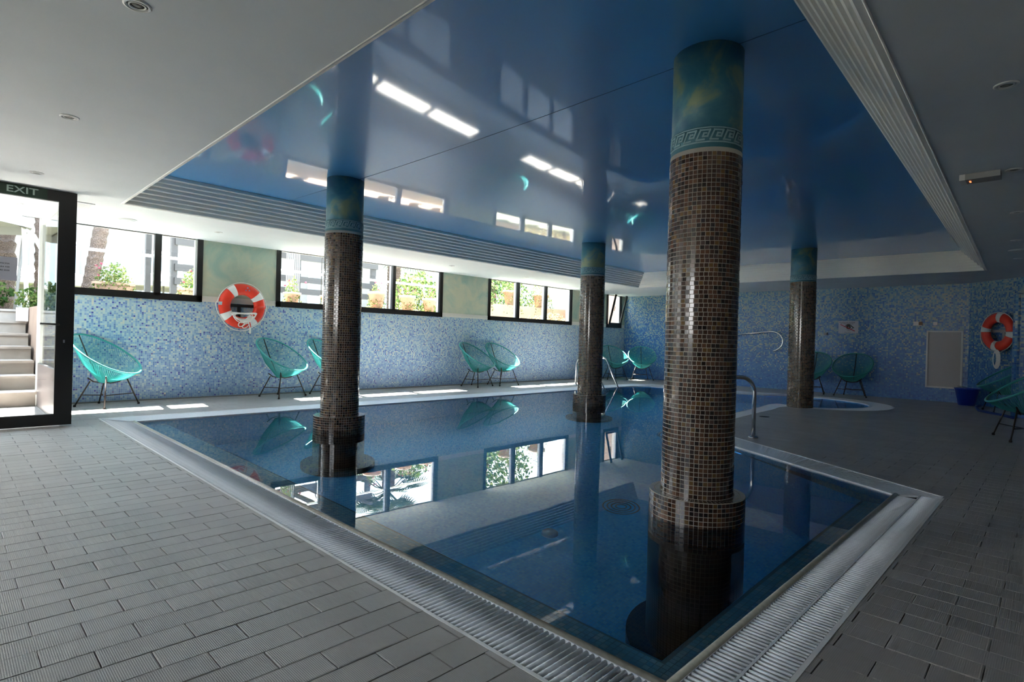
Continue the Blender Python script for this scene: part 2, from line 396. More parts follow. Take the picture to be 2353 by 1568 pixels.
# ------------------------------------------------------------------ plan
YW = 9.26; XB = 14.2; HC = 2.3755; HU = 2.73
WZ = -0.012
R_LOBE = 1.2; LC = (11.45, 3.6)
inner = [(1.53, 0.82), (4.69, 0.82), (5.56, 2.23), (6.0, 2.93), (6.45, 3.30), (7.1, 3.45), (8.6, 3.50), (9.6, 3.57), (10.2, 3.64), (10.50, 3.60)]
outer = [(1.262, 0.545), (4.885, 0.56), (6.10, 2.46), (6.35, 2.80), (6.75, 3.05), (7.3, 3.18), (8.6, 3.27), (9.4, 3.30), (9.9, 3.36), (10.15, 3.30)]
n_a = 16
for i in range(n_a + 1):
    a = radians(205 + (382 - 205) * i / n_a)
    ro = 1.47 + 0.10 * max(0, sin(radians(180) * i / n_a))
    inner.append((LC[0] + R_LOBE * cos(a), LC[1] + R_LOBE * sin(a)))
    outer.append((LC[0] + ro * cos(a), LC[1] + ro * sin(a)))
inner += [(12.2, 4.45), (11.95, 4.95), (11.88, 6.45), (11.78, 6.9), (11.5, 7.15), (11.1, 7.21), (1.53, 7.20)]
outer += [(12.72, 4.5), (12.60, 5.0), (12.55, 6.75), (12.45, 7.3), (12.1, 7.6), (11.3, 7.66), (1.262, 7.62)]
NP = len(inner)
SEG_RIGHT = (0, 1); SEG_LEFT = (NP - 1, 0)

# ------------------------------------------------------------------ floor
floor_o = tag(MB().build('floor', None), None, None, None, 'structure')
# sub-floor with the pool opening: fan of quads from outer outline to the room rectangle
def ring_mesh(hole, rect, z, thick):
    x0, x1, y0, y1 = rect; mb = MB(); n = len(hole); cx = sum(p[0] for p in hole) / n; cyy = sum(p[1] for p in hole) / n
    return mb
import bmesh
from mathutils.geometry import tessellate_polygon
def poly_with_hole(rect, hole, z, name, mat, parent=None, flip=False):
    x0, x1, y0, y1 = rect
    o_ = [Vector((x0, y0, 0)), Vector((x1, y0, 0)), Vector((x1, y1, 0)), Vector((x0, y1, 0))]
    h_ = [Vector((p[0], p[1], 0)) for p in reversed(hole)]
    tris = tessellate_polygon([o_, h_]); allv = o_ + h_
    vs = [(v.x, v.y, z) for v in allv]; fs = []
    for t in tris:
        a, b, c = (allv[i] for i in t); cr = (b - a).cross(c - a).z
        if abs(cr) < 1e-12: continue
        t = tuple(t) if (cr > 0) != flip else tuple(reversed(t)); fs.append(t)
    mb = MB(); mb.add(vs, fs); return mb.build(name, mat, parent)
ROOM = (-3.5, XB + 0.2, -3.5, YW + 0.2)
# pull the tile outline under the frame of the grate a little
poly_with_hole(ROOM, outer, -0.009, 'sub_floor', M_grout, floor_o)

def clip(poly, a, b, keep_right):
    """keep the side of the directed line a->b (right side = outside of a CCW pool)"""
    out = []; n = len(poly); dx, dy = b[0] - a[0], b[1] - a[1]
    def s(p):
        c = dx * (p[1] - a[1]) - dy * (p[0] - a[0]); return -c if keep_right else c
    for i in range(n):
        p, q = poly[i], poly[(i + 1) % n]; sp, sq = s(p), s(q)
        if sp >= 0: out.append(p)
        if (sp > 0 and sq < 0) or (sp < 0 and sq > 0):
            t = sp / (sp - sq); out.append((p[0] + (q[0] - p[0]) * t, p[1] + (q[1] - p[1]) * t))
    return out
def area(p): return 0.5 * sum(p[i][0] * p[(i + 1) % len(p)][1] - p[(i + 1) % len(p)][0] * p[i][1] for i in range(len(p)))
def inside(p, poly):
    c = False; n = len(poly)
    for i in range(n):
        a, b = poly[i], poly[(i + 1) % n]
        if (a[1] > p[1]) != (b[1] > p[1]) and p[0] < (b[0] - a[0]) * (p[1] - a[1]) / (b[1] - a[1]) + a[0]: c = not c
    return c
def seg_hits(rect, a, b):
    x0, x1, y0, y1 = rect; t0, t1 = 0.0, 1.0; dx, dy = b[0] - a[0], b[1] - a[1]
    for p, q in ((-dx, a[0] - x0), (dx, x1 - a[0]), (-dy, a[1] - y0), (dy, y1 - a[1])):
        if abs(p) < 1e-12:
            if q < 0: return False
        else:
            r = q / p
            if p < 0: t0 = max(t0, r)
            else: t1 = min(t1, r)
            if t0 > t1: return False
    return True
TL, TW = 0.2515, 0.118
tiles = []   # (poly, full?, orientation, centre)
def put_tile(x0, x1, y0, y1, orient, bounds):
    g = 0.0013
    full = True
    bx0, bx1, by0, by1 = bounds
    if x0 < bx0 or x1 > bx1 or y0 < by0 or y1 > by1: full = False
    x0 = max(x0, bx0); x1 = min(x1, bx1); y0 = max(y0, by0); y1 = min(y1, by1)
    if x1 - x0 < 0.01 or y1 - y0 < 0.01: return
    x0 += g; x1 -= g; y0 += g; y1 -= g
    rect = [(x0, y0), (x1, y0), (x1, y1), (x0, y1)]
    hits = [i for i in range(NP) if seg_hits((x0, x1, y0, y1), outer[i], outer[(i + 1) % NP])]
    if not hits:
        if inside(((x0 + x1) / 2, (y0 + y1) / 2), outer): return
        tiles.append((rect, full, orient)); return
    if hits[0] == 0 and hits[-1] == NP - 1: hits = [i for i in hits if i > NP // 2] + [i for i in hits if i <= NP // 2]
    reflex = False
    for i, j in zip(hits, hits[1:]):
        a, b, c = outer[i], outer[(i + 1) % NP], outer[(j + 1) % NP]
        if (b[0] - a[0]) * (c[1] - b[1]) - (b[1] - a[1]) * (c[0] - b[0]) < 0: reflex = True
    if reflex:
        p = rect
        for i in hits:
            p = clip(p, outer[i], outer[(i + 1) % NP], True)
            if len(p) < 3: break
        if len(p) >= 3 and abs(area(p)) > 2e-4: tiles.append((p, False, orient))
    else:
        rem = rect
        for i in hits:
            o_ = clip(rem, outer[i], outer[(i + 1) % NP], True)
            if len(o_) >= 3 and abs(area(o_)) > 1e-4: tiles.append((o_, False, orient))
            rem = clip(rem, outer[i], outer[(i + 1) % NP], False)
            if len(rem) < 3: break
# region A (rows along x): x < 1.262 or y > 3.2 ... ; region B (rows along y): y < 0.56 and x > 1.262, and the deck right of the slanted side
def regionA(bounds):
    x0, x1, y0, y1 = bounds
    for k in range(int(floor((y0 - 2.12) / TW)) - 1, int(ceil((y1 - 2.12) / TW)) + 1):
        ya = 2.12 + k * TW
        ph = 0.231 if k % 2 == 0 else 0.231 + TL / 2
        for j in range(int(floor((x0 - ph) / TL)) - 1, int(ceil((x1 - ph) / TL)) + 1):
            xa = ph + j * TL
            if xa + TL < x0 or xa > x1 or ya + TW < y0 or ya > y1: continue
            put_tile(xa, xa + TL, ya, ya + TW, 0, bounds)
def regionB(bounds):
    x0, x1, y0, y1 = bounds
    for k in range(int(floor((x0 - 2.249) / TW)) - 1, int(ceil((x1 - 2.249) / TW)) + 1):
        xa = 2.249 + k * TW
        ph = 0.403 if k % 2 == 0 else 0.403 + TL / 2
        for j in range(int(floor((y0 - ph) / TL)) - 1, int(ceil((y1 - ph) / TL)) + 1):
            yy = ph + j * TL
            if yy + TL < y0 or yy > y1 or xa + TW < x0 or xa > x1: continue
            put_tile(xa, xa + TW, yy, yy + TL, 1, bounds)
regionA((-1.2, 1.262, -0.6, YW))
regionA((1.262, XB, 6.4, YW))
regionB((1.262, XB, -1.6, 6.4))
def tile_px(t):
    c = Vector((sum(p[0] for p in t[0]) / len(t[0]), sum(p[1] for p in t[0]) / len(t[0]), 0))
    pr = [proj((p[0], p[1], 0)) for p in t[0]]
    if any(q is None for q in pr): return 0
    pc = proj(c)
    if not (-20 < pc[0] < 2373 and -20 < pc[1] < 1590): return 0
    return abs(area(pr))
tiles = [(t, tile_px(t)) for t in tiles]
tiles.sort(key=lambda a: -a[1])
def tile_mesh(lx, ly, mat, name):
    mb = MB(); c = 0.0025; hx, hy = lx / 2, ly / 2
    vs = [(-hx, -hy, -0.012), (hx, -hy, -0.012), (hx, hy, -0.012), (-hx, hy, -0.012), (-hx, -hy, -0.0018), (hx, -hy, -0.0018), (hx, hy, -0.0018), (-hx, hy, -0.0018),
          (-hx + c, -hy + c, 0), (hx - c, -hy + c, 0), (hx - c, hy - c, 0), (-hx + c, hy - c, 0)]
    fs = [(0, 1, 5, 4), (1, 2, 6, 5), (2, 3, 7, 6), (3, 0, 4, 7), (4, 5, 9, 8), (5, 6, 10, 9), (6, 7, 11, 10), (7, 4, 8, 11), (8, 9, 10, 11)]
    mb.add(vs, fs); return mb.mesh(name, mat)
tm = [tile_mesh(TL - 0.0026, TW - 0.0026, M_tile_o, 'floor_tile'), tile_mesh(TW - 0.0026, TL - 0.0026, M_tile_o, 'floor_tile')]
rest = MB()
def flat_tile(mb, p, z0=-0.012):
    n = len(p)
    if area(p) < 0: p = p[::-1]
    vs = [(q[0], q[1], z0) for q in p] + [(q[0], q[1], 0) for q in p]
    mb.add(vs, [tuple(range(n, 2 * n))] + [(i, (i + 1) % n, n + (i + 1) % n, n + i) for i in range(n)])
for i, (t, px) in enumerate(tiles):
    poly, full, orient = t
    dz = random.uniform(-0.0008, 0.0004)
    if i < 300:
        if full:
            instance('floor_tile', tm[orient], floor_o, (sum(p[0] for p in poly) / 4, sum(p[1] for p in poly) / 4, dz))
        else:
            mb = MB(); flat_tile(mb, poly); mb.build('floor_tile', M_tile_o, floor_o, loc=(0, 0, dz))
    else: flat_tile(rest, poly)
tag(rest.build('floor_tiles', M_tile_i, floor_o), kind='stuff')
# plain dark continuation of the deck behind the camera
MB().box(-3.5, -1.2, -3.5, YW, -0.012, 0.0).build('floor_border', M_tile_i, floor_o)
MB().box(-1.2, 1.262, -3.5, -0.6, -0.012, 0.0).box(1.262, XB, -3.5, -1.6, -0.012, 0.0).build('floor_border', M_tile_i, floor_o)

# ------------------------------------------------------------------ pool basin
pool = empty('pool_basin', kind='structure')
LZ = -0.25; BZ = -1.78
hole = [(1.82, 0.99), (4.60, 0.99)] + inner[2:-1] + [(1.82, 7.20)]
mb = MB(); n = len(hole)
vs = [(p[0], p[1], LZ) for p in hole] + [(p[0], p[1], BZ) for p in hole]
mb.add(vs, [(i, (i + 1) % n, n + (i + 1) % n, n + i)[::-1] for i in range(n)])
# wall above ledge level round the outline
vs = [(p[0], p[1], -0.006) for p in inner] + [(p[0], p[1], LZ - 0.02) for p in inner]
mb.add(vs, [(i, (i + 1) % NP, NP + (i + 1) % NP, NP + i)[::-1] for i in range(NP)])
mb.build('pool_wall', M_pool_w, pool)
tris = tessellate_polygon([[Vector((p[0], p[1], 0)) for p in hole]])
mb = MB(); mb.add([(p[0], p[1], BZ) for p in hole], [tuple(t) for t in tris])
o = mb.build('pool_floor', M_pool_xy, pool)
for p in o.data.polygons:
    if p.normal.z < 0: p.flip()
LG = simple('ledge_grout', rgb(96, 140, 156), 0.7)
mb = MB()
mb.add([(1.53, 0.82, LZ - .004), (4.69, 0.82, LZ - .004), (4.6, 0.99, LZ - .004), (1.82, 0.99, LZ - .004)], [(0, 1, 2, 3)])
mb.add([(1.53, 0.82, LZ - .004), (1.82, 0.99, LZ - .004), (1.82, 7.2, LZ - .004), (1.53, 7.2, LZ - .004)], [(0, 1, 2, 3)])
mb.add([(4.69, 0.82, LZ - .004), (5.56, 2.23, LZ - .004), (4.6, 0.99, LZ - .004)], [(0, 1, 2)])
mb.build('pool_ledge', LG, pool)
lt = []
P_ = 0.0252
for i in range(int(3.2 / P_)):
    for j in range(int(6.4 / P_)):
        x = 1.532 + i * P_; y = 0.822 + j * P_
        if (x + P_ < 1.822 and y + P_ < 7.2) or (y + P_ < 0.992 and x + P_ < 4.62): lt.append((x + P_ / 2, y + P_ / 2))
def lpx(p):
    q = proj((p[0], p[1], WZ))
    if q is None or not (0 < q[0] < 2353 and 0 < q[1] < 1568): return 1e9
    return hypot(p[0], p[1])
lt.sort(key=lpx)
def mtile(h, th, mat):
    mb = MB(); mb.box(-h, h, -h, h, -th, 0); return mb.mesh('mosaic_tile', mat)
lm = mtile(0.0116, 0.004, M_ledge_o); restl = MB()
for i, (x, y) in enumerate(lt):
    if i < 300: instance('mosaic_tile', lm, pool, (x, y, LZ))
    else: restl.add([(x - .0116, y - .0116, LZ), (x + .0116, y - .0116, LZ), (x + .0116, y + .0116, LZ), (x - .0116, y + .0116, LZ)], [(0, 1, 2, 3)])
tag(restl.build('mosaic_tiles', M_ledge_i, pool), kind='stuff')
# water
tris = tessellate_polygon([[Vector((p[0], p[1], 0)) for p in inner]])
mb = MB(); mb.add([(p[0], p[1], WZ) for p in inner], [tuple(t) for t in tris])
o = mb.build('pool_water', M_water)
for p in o.data.polygons:
    if p.normal.z < 0: p.flip()
tag(o, 'still clear water filling the pool to its overflow edge', 'water', kind='stuff')

# coping lip and channel
def band_quads(mb, ia, ib, ta0, ta1, z, zb=None):
    """strip between fractions ta0..ta1 from inner to outer outline, segments ia..ib"""
    k = ia
    while k != ib:
        k2 = (k + 1) % NP
        P = [lerp2(inner[k], outer[k], ta0), lerp2(inner[k2], outer[k2], ta0), lerp2(inner[k2], outer[k2], ta1), lerp2(inner[k], outer[k], ta1)]
        if area(P) < 0: P = P[::-1]
        vs = [(p[0], p[1], z) for p in P] + [(p[0], p[1], z - (zb or 0.03)) for p in P]
        mb.add(vs, [(0, 1, 2, 3), (4, 5, 1, 0), (5, 6, 2, 1), (6, 7, 3, 2), (7, 4, 0, 3)])
        k = k2
def lerp2(a, b, t): return (a[0] + (b[0] - a[0]) * t, a[1] + (b[1] - a[1]) * t)
lip = MB()
for (a, b) in (((1.513, 7.20), (1.513, 0.80)), ((1.50, 0.803), (4.70, 0.803))):
    d = Vector((b[0] - a[0], b[1] - a[1], 0))
    lip.tube([(a[0], a[1], -0.008), ((a[0] + b[0]) / 2, (a[1] + b[1]) / 2, -0.008), (b[0], b[1], -0.008)], 0.0165, 10)
lip.build('coping_edge', M_lip, pool)
lip2 = MB(); band_quads(lip2, 1, NP - 1, -0.015, 0.12, 0.0)
lip2.build('coping_edge', M_grate, pool)
ch = MB()
for k in range(NP):
    k2 = (k + 1) % NP
    P = [inner[k], inner[k2], outer[k2], outer[k]]
    vs = [(p[0], p[1], -0.09) for p in P]; ch.add(vs, [(0, 1, 2, 3)])
    ch.add([(outer[k][0], outer[k][1], -0.09), (outer[k2][0], outer[k2][1], -0.09), (outer[k2][0], outer[k2][1], -0.001), (outer[k][0], outer[k][1], -0.001)], [(0, 1, 2, 3)])
ch.build('overflow_channel', M_dark, pool)

def slat_mesh(L, w=0.0118, h=0.014):
    mb = MB(); prof = [(-w / 2, -h), (-w / 2, -0.004), (-w * 0.33, -0.0008), (0, 0), (w * 0.33, -0.0008), (w / 2, -0.004), (w / 2, -h)]
    k = len(prof); vs = [(0, y, z) for y, z in prof] + [(L, y, z) for y, z in prof]
    mb.add(vs, [(i, i + 1, k + i + 1, k + i) for i in range(k - 1)] + [tuple(reversed(range(k))), tuple(range(k, 2 * k))], True)
    return mb
PITCH = 0.0242
# left grate
g = empty('drain_grate', (1.268, 0.80, 0), 0, 'long slatted overflow grate between the pale left deck and the pool', 'drain grate')
sm = slat_mesh(0.222).mesh('slat', M_grate)
cnt = 262
for i in range(cnt): instance('slat', sm, g, (0.006, 0.012 + i * PITCH, -0.001))
for i in range(cnt, 281):
    f = max(0.05, 1 - (0.80 + i * PITCH - 7.15) / 0.46); o = instance('slat', sm, g, (0.006, 0.012 + i * PITCH, -0.001)); o.scale = (f, 1, 1)
MB().box(-0.008, 0.006, -0.05, 282 * PITCH, -0.03, 0.0015).build('frame_edge', M_white, g)
MB().box(0.224, 0.229, -0.05, cnt * PITCH, -0.03, -0.001).build('frame_edge', M_grate, g)
mb = MB()
for i in range(3): mb.box(0.05 + 0.055 * i, 0.056 + 0.055 * i, 0, cnt * PITCH, -0.028, -0.014)
mb.build('rib', M_grate, g)
# right (near) grate: two rows with a rib between
g = empty('drain_grate', (1.50, 0.557, 0), 0, 'wide double-row slatted grate between the pool and the dark right deck', 'drain grate')
sm2 = slat_mesh(0.104).mesh('slat', M_grate)
from mathutils import Euler
for i in range(136):
    for r_ in range(2):
        if i > 131 - r_: 
            if r_ == 1: continue
        o = instance('slat', sm2, g, (0.012 + i * PITCH, 0.010 + r_ * 0.115, -0.001), pi / 2)
MB().box(-0.03, 3.32, -0.010, 0.006, -0.03, 0.0015).build('frame_edge', M_white, g)
MB().box(-0.02, 3.30, 0.1145, 0.1235, -0.03, -0.0005).build('frame_edge', M_grate, g)
MB().box(-0.02, 3.22, 0.2295, 0.2335, -0.03, -0.001).build('frame_edge', M_grate, g)
# the rest of the outline
def path_grate(k0, k1, label, extra=None):
    g = empty('drain_grate', (0, 0, 0), 0, label, 'drain grate')
    mb = MB(); carry = 0.0
    for k in range(k0, k1):
        a0, b0, a1, b1 = inner[k], outer[k], inner[k + 1], outer[k + 1]
        L = (hypot(a1[0] - a0[0], a1[1] - a0[1]) + hypot(b1[0] - b0[0], b1[1] - b0[1])) / 2
        s = carry
        while s < L:
            t = s / L; A = lerp2(lerp2(a0, a1, t), lerp2(b0, b1, t), 0.13); B = lerp2(lerp2(a0, a1, t), lerp2(b0, b1, t), 0.97)
            d = Vector((B[0] - A[0], B[1] - A[1], 0)).normalized() * 0.0075; n = Vector((-d.y, d.x, 0))
            P = [(A[0] - n.x, A[1] - n.y), (B[0] - n.x, B[1] - n.y), (B[0] + n.x, B[1] + n.y), (A[0] + n.x, A[1] + n.y)]
            vs = [(p[0], p[1], -0.001) for p in P] + [(p[0], p[1], -0.016) for p in P]
            mb.add(vs, [(0, 1, 2, 3), (4, 5, 1, 0), (6, 7, 3, 2)])
            s += PITCH
        carry = s - L
    tag(mb.build('slats', M_grate, g), kind='stuff')
    e = MB()
    for k in range(k0, k1):
        P = [lerp2(outer[k], inner[k], 0.05), lerp2(outer[k + 1], inner[k + 1], 0.05), lerp2(outer[k + 1], inner[k + 1], -0.01), lerp2(outer[k], inner[k], -0.01)]
        e.prism(P if area(P) > 0 else P[::-1], -0.03, 0.002)
    e.build('frame_edge', M_white, g)
    return g
path_grate(1, 3, 'slatted grate along the slanting pool end, edged by a bright white strip')
path_grate(3, 9, 'white grate band bordering the deck peninsula on its far side')
path_grate(10, 10 + n_a, 'white grate band curving round the rounded far-right lobe of the pool')
path_grate(10 + n_a, NP - 2, 'white grate band along the far pool end before the back wall')
path_grate(NP - 2, NP - 1, 'white grate band along the window side of the pool')
# underwater fittings
def fitting(x, y, r, z, name, label, cat, mat):
    o = MB().lathe([(r, z), (r, z + 0.03), (r * 0.8, z + 0.05), (0.0001, z + 0.055)], (x, y, 0), 24).build(name, mat); tag(o, label, cat); return o
def through_water(px, py, z):
    # point on the basin floor seen at pixel, with refraction
    v = CAM_F * FPX + CAM_R * (px - 2353 / 2) + CAM_D * (py - 784); h = CAM_Z - WZ
    t = -h / v.z; P = Vector((v.x * t, v.y * t, 0)); d = P.length; s = d / math.sqrt(d * d + h * h) / 1.333; tt = math.tan(math.asin(s))
    return P * ((d + (WZ - z) * tt) / d)
q = through_water(1263, 1228, BZ); fitting(q.x, q.y, 0.07, BZ, 'pool_fitting', 'small pale round fitting on the pool floor left of the near column', 'pool fitting', M_white)
q = through_water(1427, 1165, BZ)  # added rings in place of a ripple-like mark on the water
g = empty('floor_rings', (q.x, q.y, BZ), 0, 'round set of grey rings on the pool floor between the two nearer columns', 'drain')
for i, r_ in enumerate((0.17, 0.13, 0.09, 0.05)):
    MB().tube([(r_ * cos(2 * pi * k / 32), r_ * sin(2 * pi * k / 32), 0.006) for k in range(32)], 0.007, 6, closed=True).build('ring', M_lampgrey, g)

# ------------------------------------------------------------------ walls, ceiling
win = [(0.985, 2.765, [(2.135, 2.220)]), (3.875, 7.350, [(5.00, 5.08), (6.104, 6.184)]), (8.66, 11.69, [(9.561, 9.675), (10.573, 10.681)]), (13.275, 14.03, [])]
SILL = 1.45
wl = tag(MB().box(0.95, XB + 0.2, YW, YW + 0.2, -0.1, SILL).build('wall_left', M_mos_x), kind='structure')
piers = [(2.765, 3.875), (7.35, 8.66), (11.69, 13.275), (14.03, XB + 0.2)]
for a, b in piers:
    MB().box(a, b, YW + 0.001, YW + 0.2, SILL, HC + 0.6).build('plaster_pier', M_plaster, wl)
M_reveal = simple('reveal_paint', (0.75, 0.62, 0.56, 1), 0.8)
for (a, b, _m) in win:   # outer reveals
    MB().box(b - 0.001, b + 0.004, YW + 0.06, YW + 0.2, SILL, HC).build('window_reveal', M_reveal, wl)
# lintel strip above the windows outside
MB().box(0.7, XB + 0.2, YW + 0.001, YW + 0.04, HC + 0.0, 3.0).build('lintel', M_ceil, wl)

def key_units(W_, H_):
    # strokes of one slanted Greek-key unit in a W x H cell
    return [[(0.0, 0.12), (0.30, 0.88), (0.98, 0.88), (0.80, 0.36), (0.46, 0.36), (0.54, 0.62), (0.72, 0.62)], [(0.0, 0.12), (0.55, 0.12)]]
def stroke_quads(pts, w):
    out = []
    for a, b in zip(pts, pts[1:]):
        d = Vector((b[0] - a[0], b[1] - a[1])); L = d.length
        if L < 1e-6: continue
        d /= L; n = Vector((-d.y, d.x)) * w / 2; e = d * w / 2
        out.append([(a[0] - n.x - e.x, a[1] - n.y - e.y), (b[0] - n.x + e.x, b[1] - n.y + e.y), (b[0] + n.x + e.x, b[1] + n.y + e.y), (a[0] + n.x - e.x, a[1] + n.y - e.y)])
    return out
def frieze_quads(length, H_, cell):
    n = max(1, int(round(length / cell))); cw = length / n; Q = []
    for i in range(n):
        for st in key_units(cw, H_): Q += stroke_quads([(i * cw + p[0] * cw, p[1] * H_ * 0.8 + 0.1 * H_) for p in st], H_ * 0.10)
        x0, x1 = i * cw, (i + 1) * cw
        Q.append([(x0, 0), (x1, 0), (x1, H_ * 0.09), (x0, H_ * 0.09)]); Q.append([(x0, H_ * 0.93), (x1, H_ * 0.93), (x1, H_), (x0, H_)])
    return Q
for a, b in piers:
    g_ = MB().box(a, b, YW - 0.004, YW + 0.001, SILL, SILL + 0.085).build('greek_key_band', M_frieze, wl)
    mb = MB()
    for q in frieze_quads(b - a, 0.062, 0.075):
        vs = [(a + p[0], YW - 0.0085, SILL + 0.016 + p[1]) for p in q] + [(a + p[0], YW - 0.0035, SILL + 0.016 + p[1]) for p in q]
        mb.add(vs, [(3, 2, 1, 0), (0, 1, 5, 4), (1, 2, 6, 5), (2, 3, 7, 6), (3, 0, 4, 7)])
    tag(mb.build('greek_key_relief', M_frieze, wl), kind='stuff')
    # plaster mouldings under the band
MB().box(0.98, XB, YW - 0.012, YW, 0.0, 0.018).build('baseboard_left', simple('skirting_grey', (0.25, 0.25, 0.24, 1), 0.6)); tag(bpy.data.objects['baseboard_left'], kind='structure')

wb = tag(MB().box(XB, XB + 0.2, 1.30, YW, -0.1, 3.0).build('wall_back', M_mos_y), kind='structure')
dg = Matrix.Translation((14.25, 1.35, 0)) @ Matrix.Rotation(radians(45), 4, 'Z')
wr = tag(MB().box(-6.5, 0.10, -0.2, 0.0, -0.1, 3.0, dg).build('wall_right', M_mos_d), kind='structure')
mt_far = simple('far_wall_paint', (0.30, 0.34, 0.36, 1), 0.8)
tag(MB().box(-3.5, XB + 0.4, -3.7, -3.5, -0.1, 3.0).build('wall_near', mt_far), kind='structure')
wx = MB()
wx.box(-3.7, -3.5, -3.5, 1.2, -0.1, 3.0).box(-3.7, -3.5, 3.8, YW, -0.1, 3.0).box(-3.7, -3.5, 1.2, 3.8, -0.1, 1.2).box(-3.7, -3.5, 1.2, 3.8, 2.15, 3.0)  # unseen wall; its opening is put in to brighten the left deck
tag(wx.build('wall_side', mt_far), kind='structure')
# wall left of the entrance (out of frame)
tag(MB().box(-3.5, -1.4, YW, YW + 0.2, -0.1, 1.2).box(-3.5, -3.3, YW, YW + 0.2, 1.2, 3.0).box(-1.6, -1.4, YW, YW + 0.2, 1.2, 3.0).box(-3.3, -1.6, YW, YW + 0.2, 2.37, 3.0).build('wall_entrance', M_ceil), kind='structure')

# ceiling: low plaster plane with recess
low = [(1.365, 0.545), (12.10, 0.90), (12.0, 7.45), (1.375, 7.39)]
up = [(1.60, 0.93), (12.03, 1.23), (11.92, 7.25), (1.62, 7.17)]
ceil_o = poly_with_hole((-3.5, XB + 0.2, -3.5, YW + 0.04), low, HC, 'ceiling', M_ceil, None, flip=True); tag(ceil_o, kind='structure')
SAG = 0.12   # the stretched film hangs a little in the middle
def film(u, v):
    a = lerp2(up[0], up[1], u); b = lerp2(up[3], up[2], u); p = lerp2(a, b, v)
    return (p[0], p[1], HU - SAG * (max(0.0, sin(pi * u)) ** 1.15) * (max(0.0, sin(pi * v)) ** 1.15))
mb = MB(); nu_, nv_ = 56, 32
mb.add([film(i / nu_, j / nv_) for j in range(nv_ + 1) for i in range(nu_ + 1)],
       [(j * (nu_ + 1) + i, (j + 1) * (nu_ + 1) + i, (j + 1) * (nu_ + 1) + i + 1, j * (nu_ + 1) + i + 1) for j in range(nv_) for i in range(nu_)], True)
mb.build('stretch_ceiling', M_stretch, ceil_o)
us = (3.156 - 1.61) / (11.97 - 1.61)
MB().tube([film(us, j / 30) for j in range(31)], 0.003, 5).build('ceiling_seam', simple('seam_blue', (0.02, 0.09, 0.2, 1), 0.5), ceil_o)
tag(MB().box(-3.7, XB + 0.4, -3.7, YW + 0.04, 3.0, 3.1).build('roof_light_block', mt_far), kind='structure')  # unseen slab added above the ceiling to block daylight
# stepped cornice, eight ridges on each side
SIDES = ['near', 'far', 'window', 'door']
for s_ in range(4):
    a, b, A, B = low[s_], low[(s_ + 1) % 4], up[s_], up[(s_ + 1) % 4]
    nst = 8; root = tag(empty('trim_%d' % (s_ + 1)), kind='structure')
    for i in range(nst):
        z0 = HC + (HU - HC) * i / nst; z1 = HC + (HU - HC) * (i + 1) / nst
        if i == 0: z0 -= 0.002
        t0 = i / nst; t1 = (i + 1) / nst
        p0, p1 = lerp2(a, A, t0), lerp2(b, B, t0); q0, q1 = lerp2(a, A, t1), lerp2(b, B, t1)
        mb = MB(); cf = 0.010
        if i == 0: prof = [(0.0, z0), (0.72, z0), (1.0, z0 + cf), (1.0, z1)]
        else: prof = [(0.0, z0), (0.72, z0), (1.0, z0 + cf), (1.0, z1)]
        vs = []
        for t, z in prof: a_, b_ = lerp2(p0, q0, t), lerp2(p1, q1, t); vs += [(a_[0], a_[1], z), (b_[0], b_[1], z)]
        mb.add(vs, [(2 * k, 2 * k + 1, 2 * k + 3, 2 * k + 2) for k in range(3)])
        mb.build('cornice_step', M_cornice, root)
# thin white bead round the recess mouth
mb = MB()
for s_ in range(4):
    a, b = low[s_], low[(s_ + 1) % 4]; mb.tube([(a[0], a[1], HC), (b[0], b[1], HC)], 0.006, 6)
mb.build('edge_bead', M_white, ceil_o)

# ------------------------------------------------------------------ windows
for wi, (a, b, mull) in enumerate(win):
    wn = tag(empty('window_%d' % (wi + 1), ((a + b) / 2, YW, SILL)), kind='structure')
    ox, oy, oz = -(a + b) / 2, -YW, -SILL
    def W_(mb, name, mat):
        o = mb.build(name, mat, wn, loc=(ox, oy, oz)); return o
    W_(MB().box(a, b, YW - 0.02, YW + 0.05, SILL - 0.01, SILL + 0.085), 'sill_rail', M_black)
    W_(MB().box(a, a + 0.07, YW - 0.02, YW + 0.05, SILL, HC), 'jamb', M_black)
    W_(MB().box(b - 0.075, b, YW - 0.02, YW + 0.05, SILL, HC), 'jamb', M_black)
    W_(MB().box(a, b, YW - 0.0, YW + 0.05, HC - 0.012, HC), 'head_rail', M_black)
    for (p, q) in mull:
        W_(MB().box(p + 0.02 if wi in (1, 2) else p, q, YW - 0.02, YW + 0.05, SILL + 0.05, HC), 'mullion', M_black)
        if wi in (1, 2): W_(MB().box(p - 0.025, p + 0.02, YW - 0.012, YW + 0.05, SILL + 0.085, HC), 'mullion_edge', M_greyal)
    W_(MB().box(b - 0.105, b - 0.075, YW + 0.0, YW + 0.05, SILL + 0.085, HC), 'jamb_edge', M_white if wi < 1 else M_greyal)
    xs = [a + 0.07] + [v for mm in mull for v in mm] + [b - 0.075]
    for k in range(0, len(xs), 2):
        W_(MB().box(xs[k], xs[k + 1], YW + 0.022, YW + 0.026, SILL + 0.085, HC - 0.01), 'pane', M_glass)
    if wi == 3:   # hopper sash tilted into the room
        mt_ = Matrix.Translation((0, YW - 0.015, SILL + 0.09)) @ Matrix.Rotation(radians(14), 4, 'X')
        s_ = MB()
        s_.box(13.36, 13.42, -0.03, 0.0, 0, 0.86, mt_)
        s_.box(13.90, 13.97, -0.03, 0.0, 0, 0.86, mt_); s_.box(13.36, 13.97, -0.03, 0.0, 0.0, 0.05, mt_)
        W_(s_, 'sash', M_black)
        W_(MB().tube([mt_ @ Vector(p) for p in ((13.41, -0.03, 0.52), (13.41, -0.06, 0.52), (13.41, -0.06, 0.40))], 0.009, 6), 'handle', M_black)

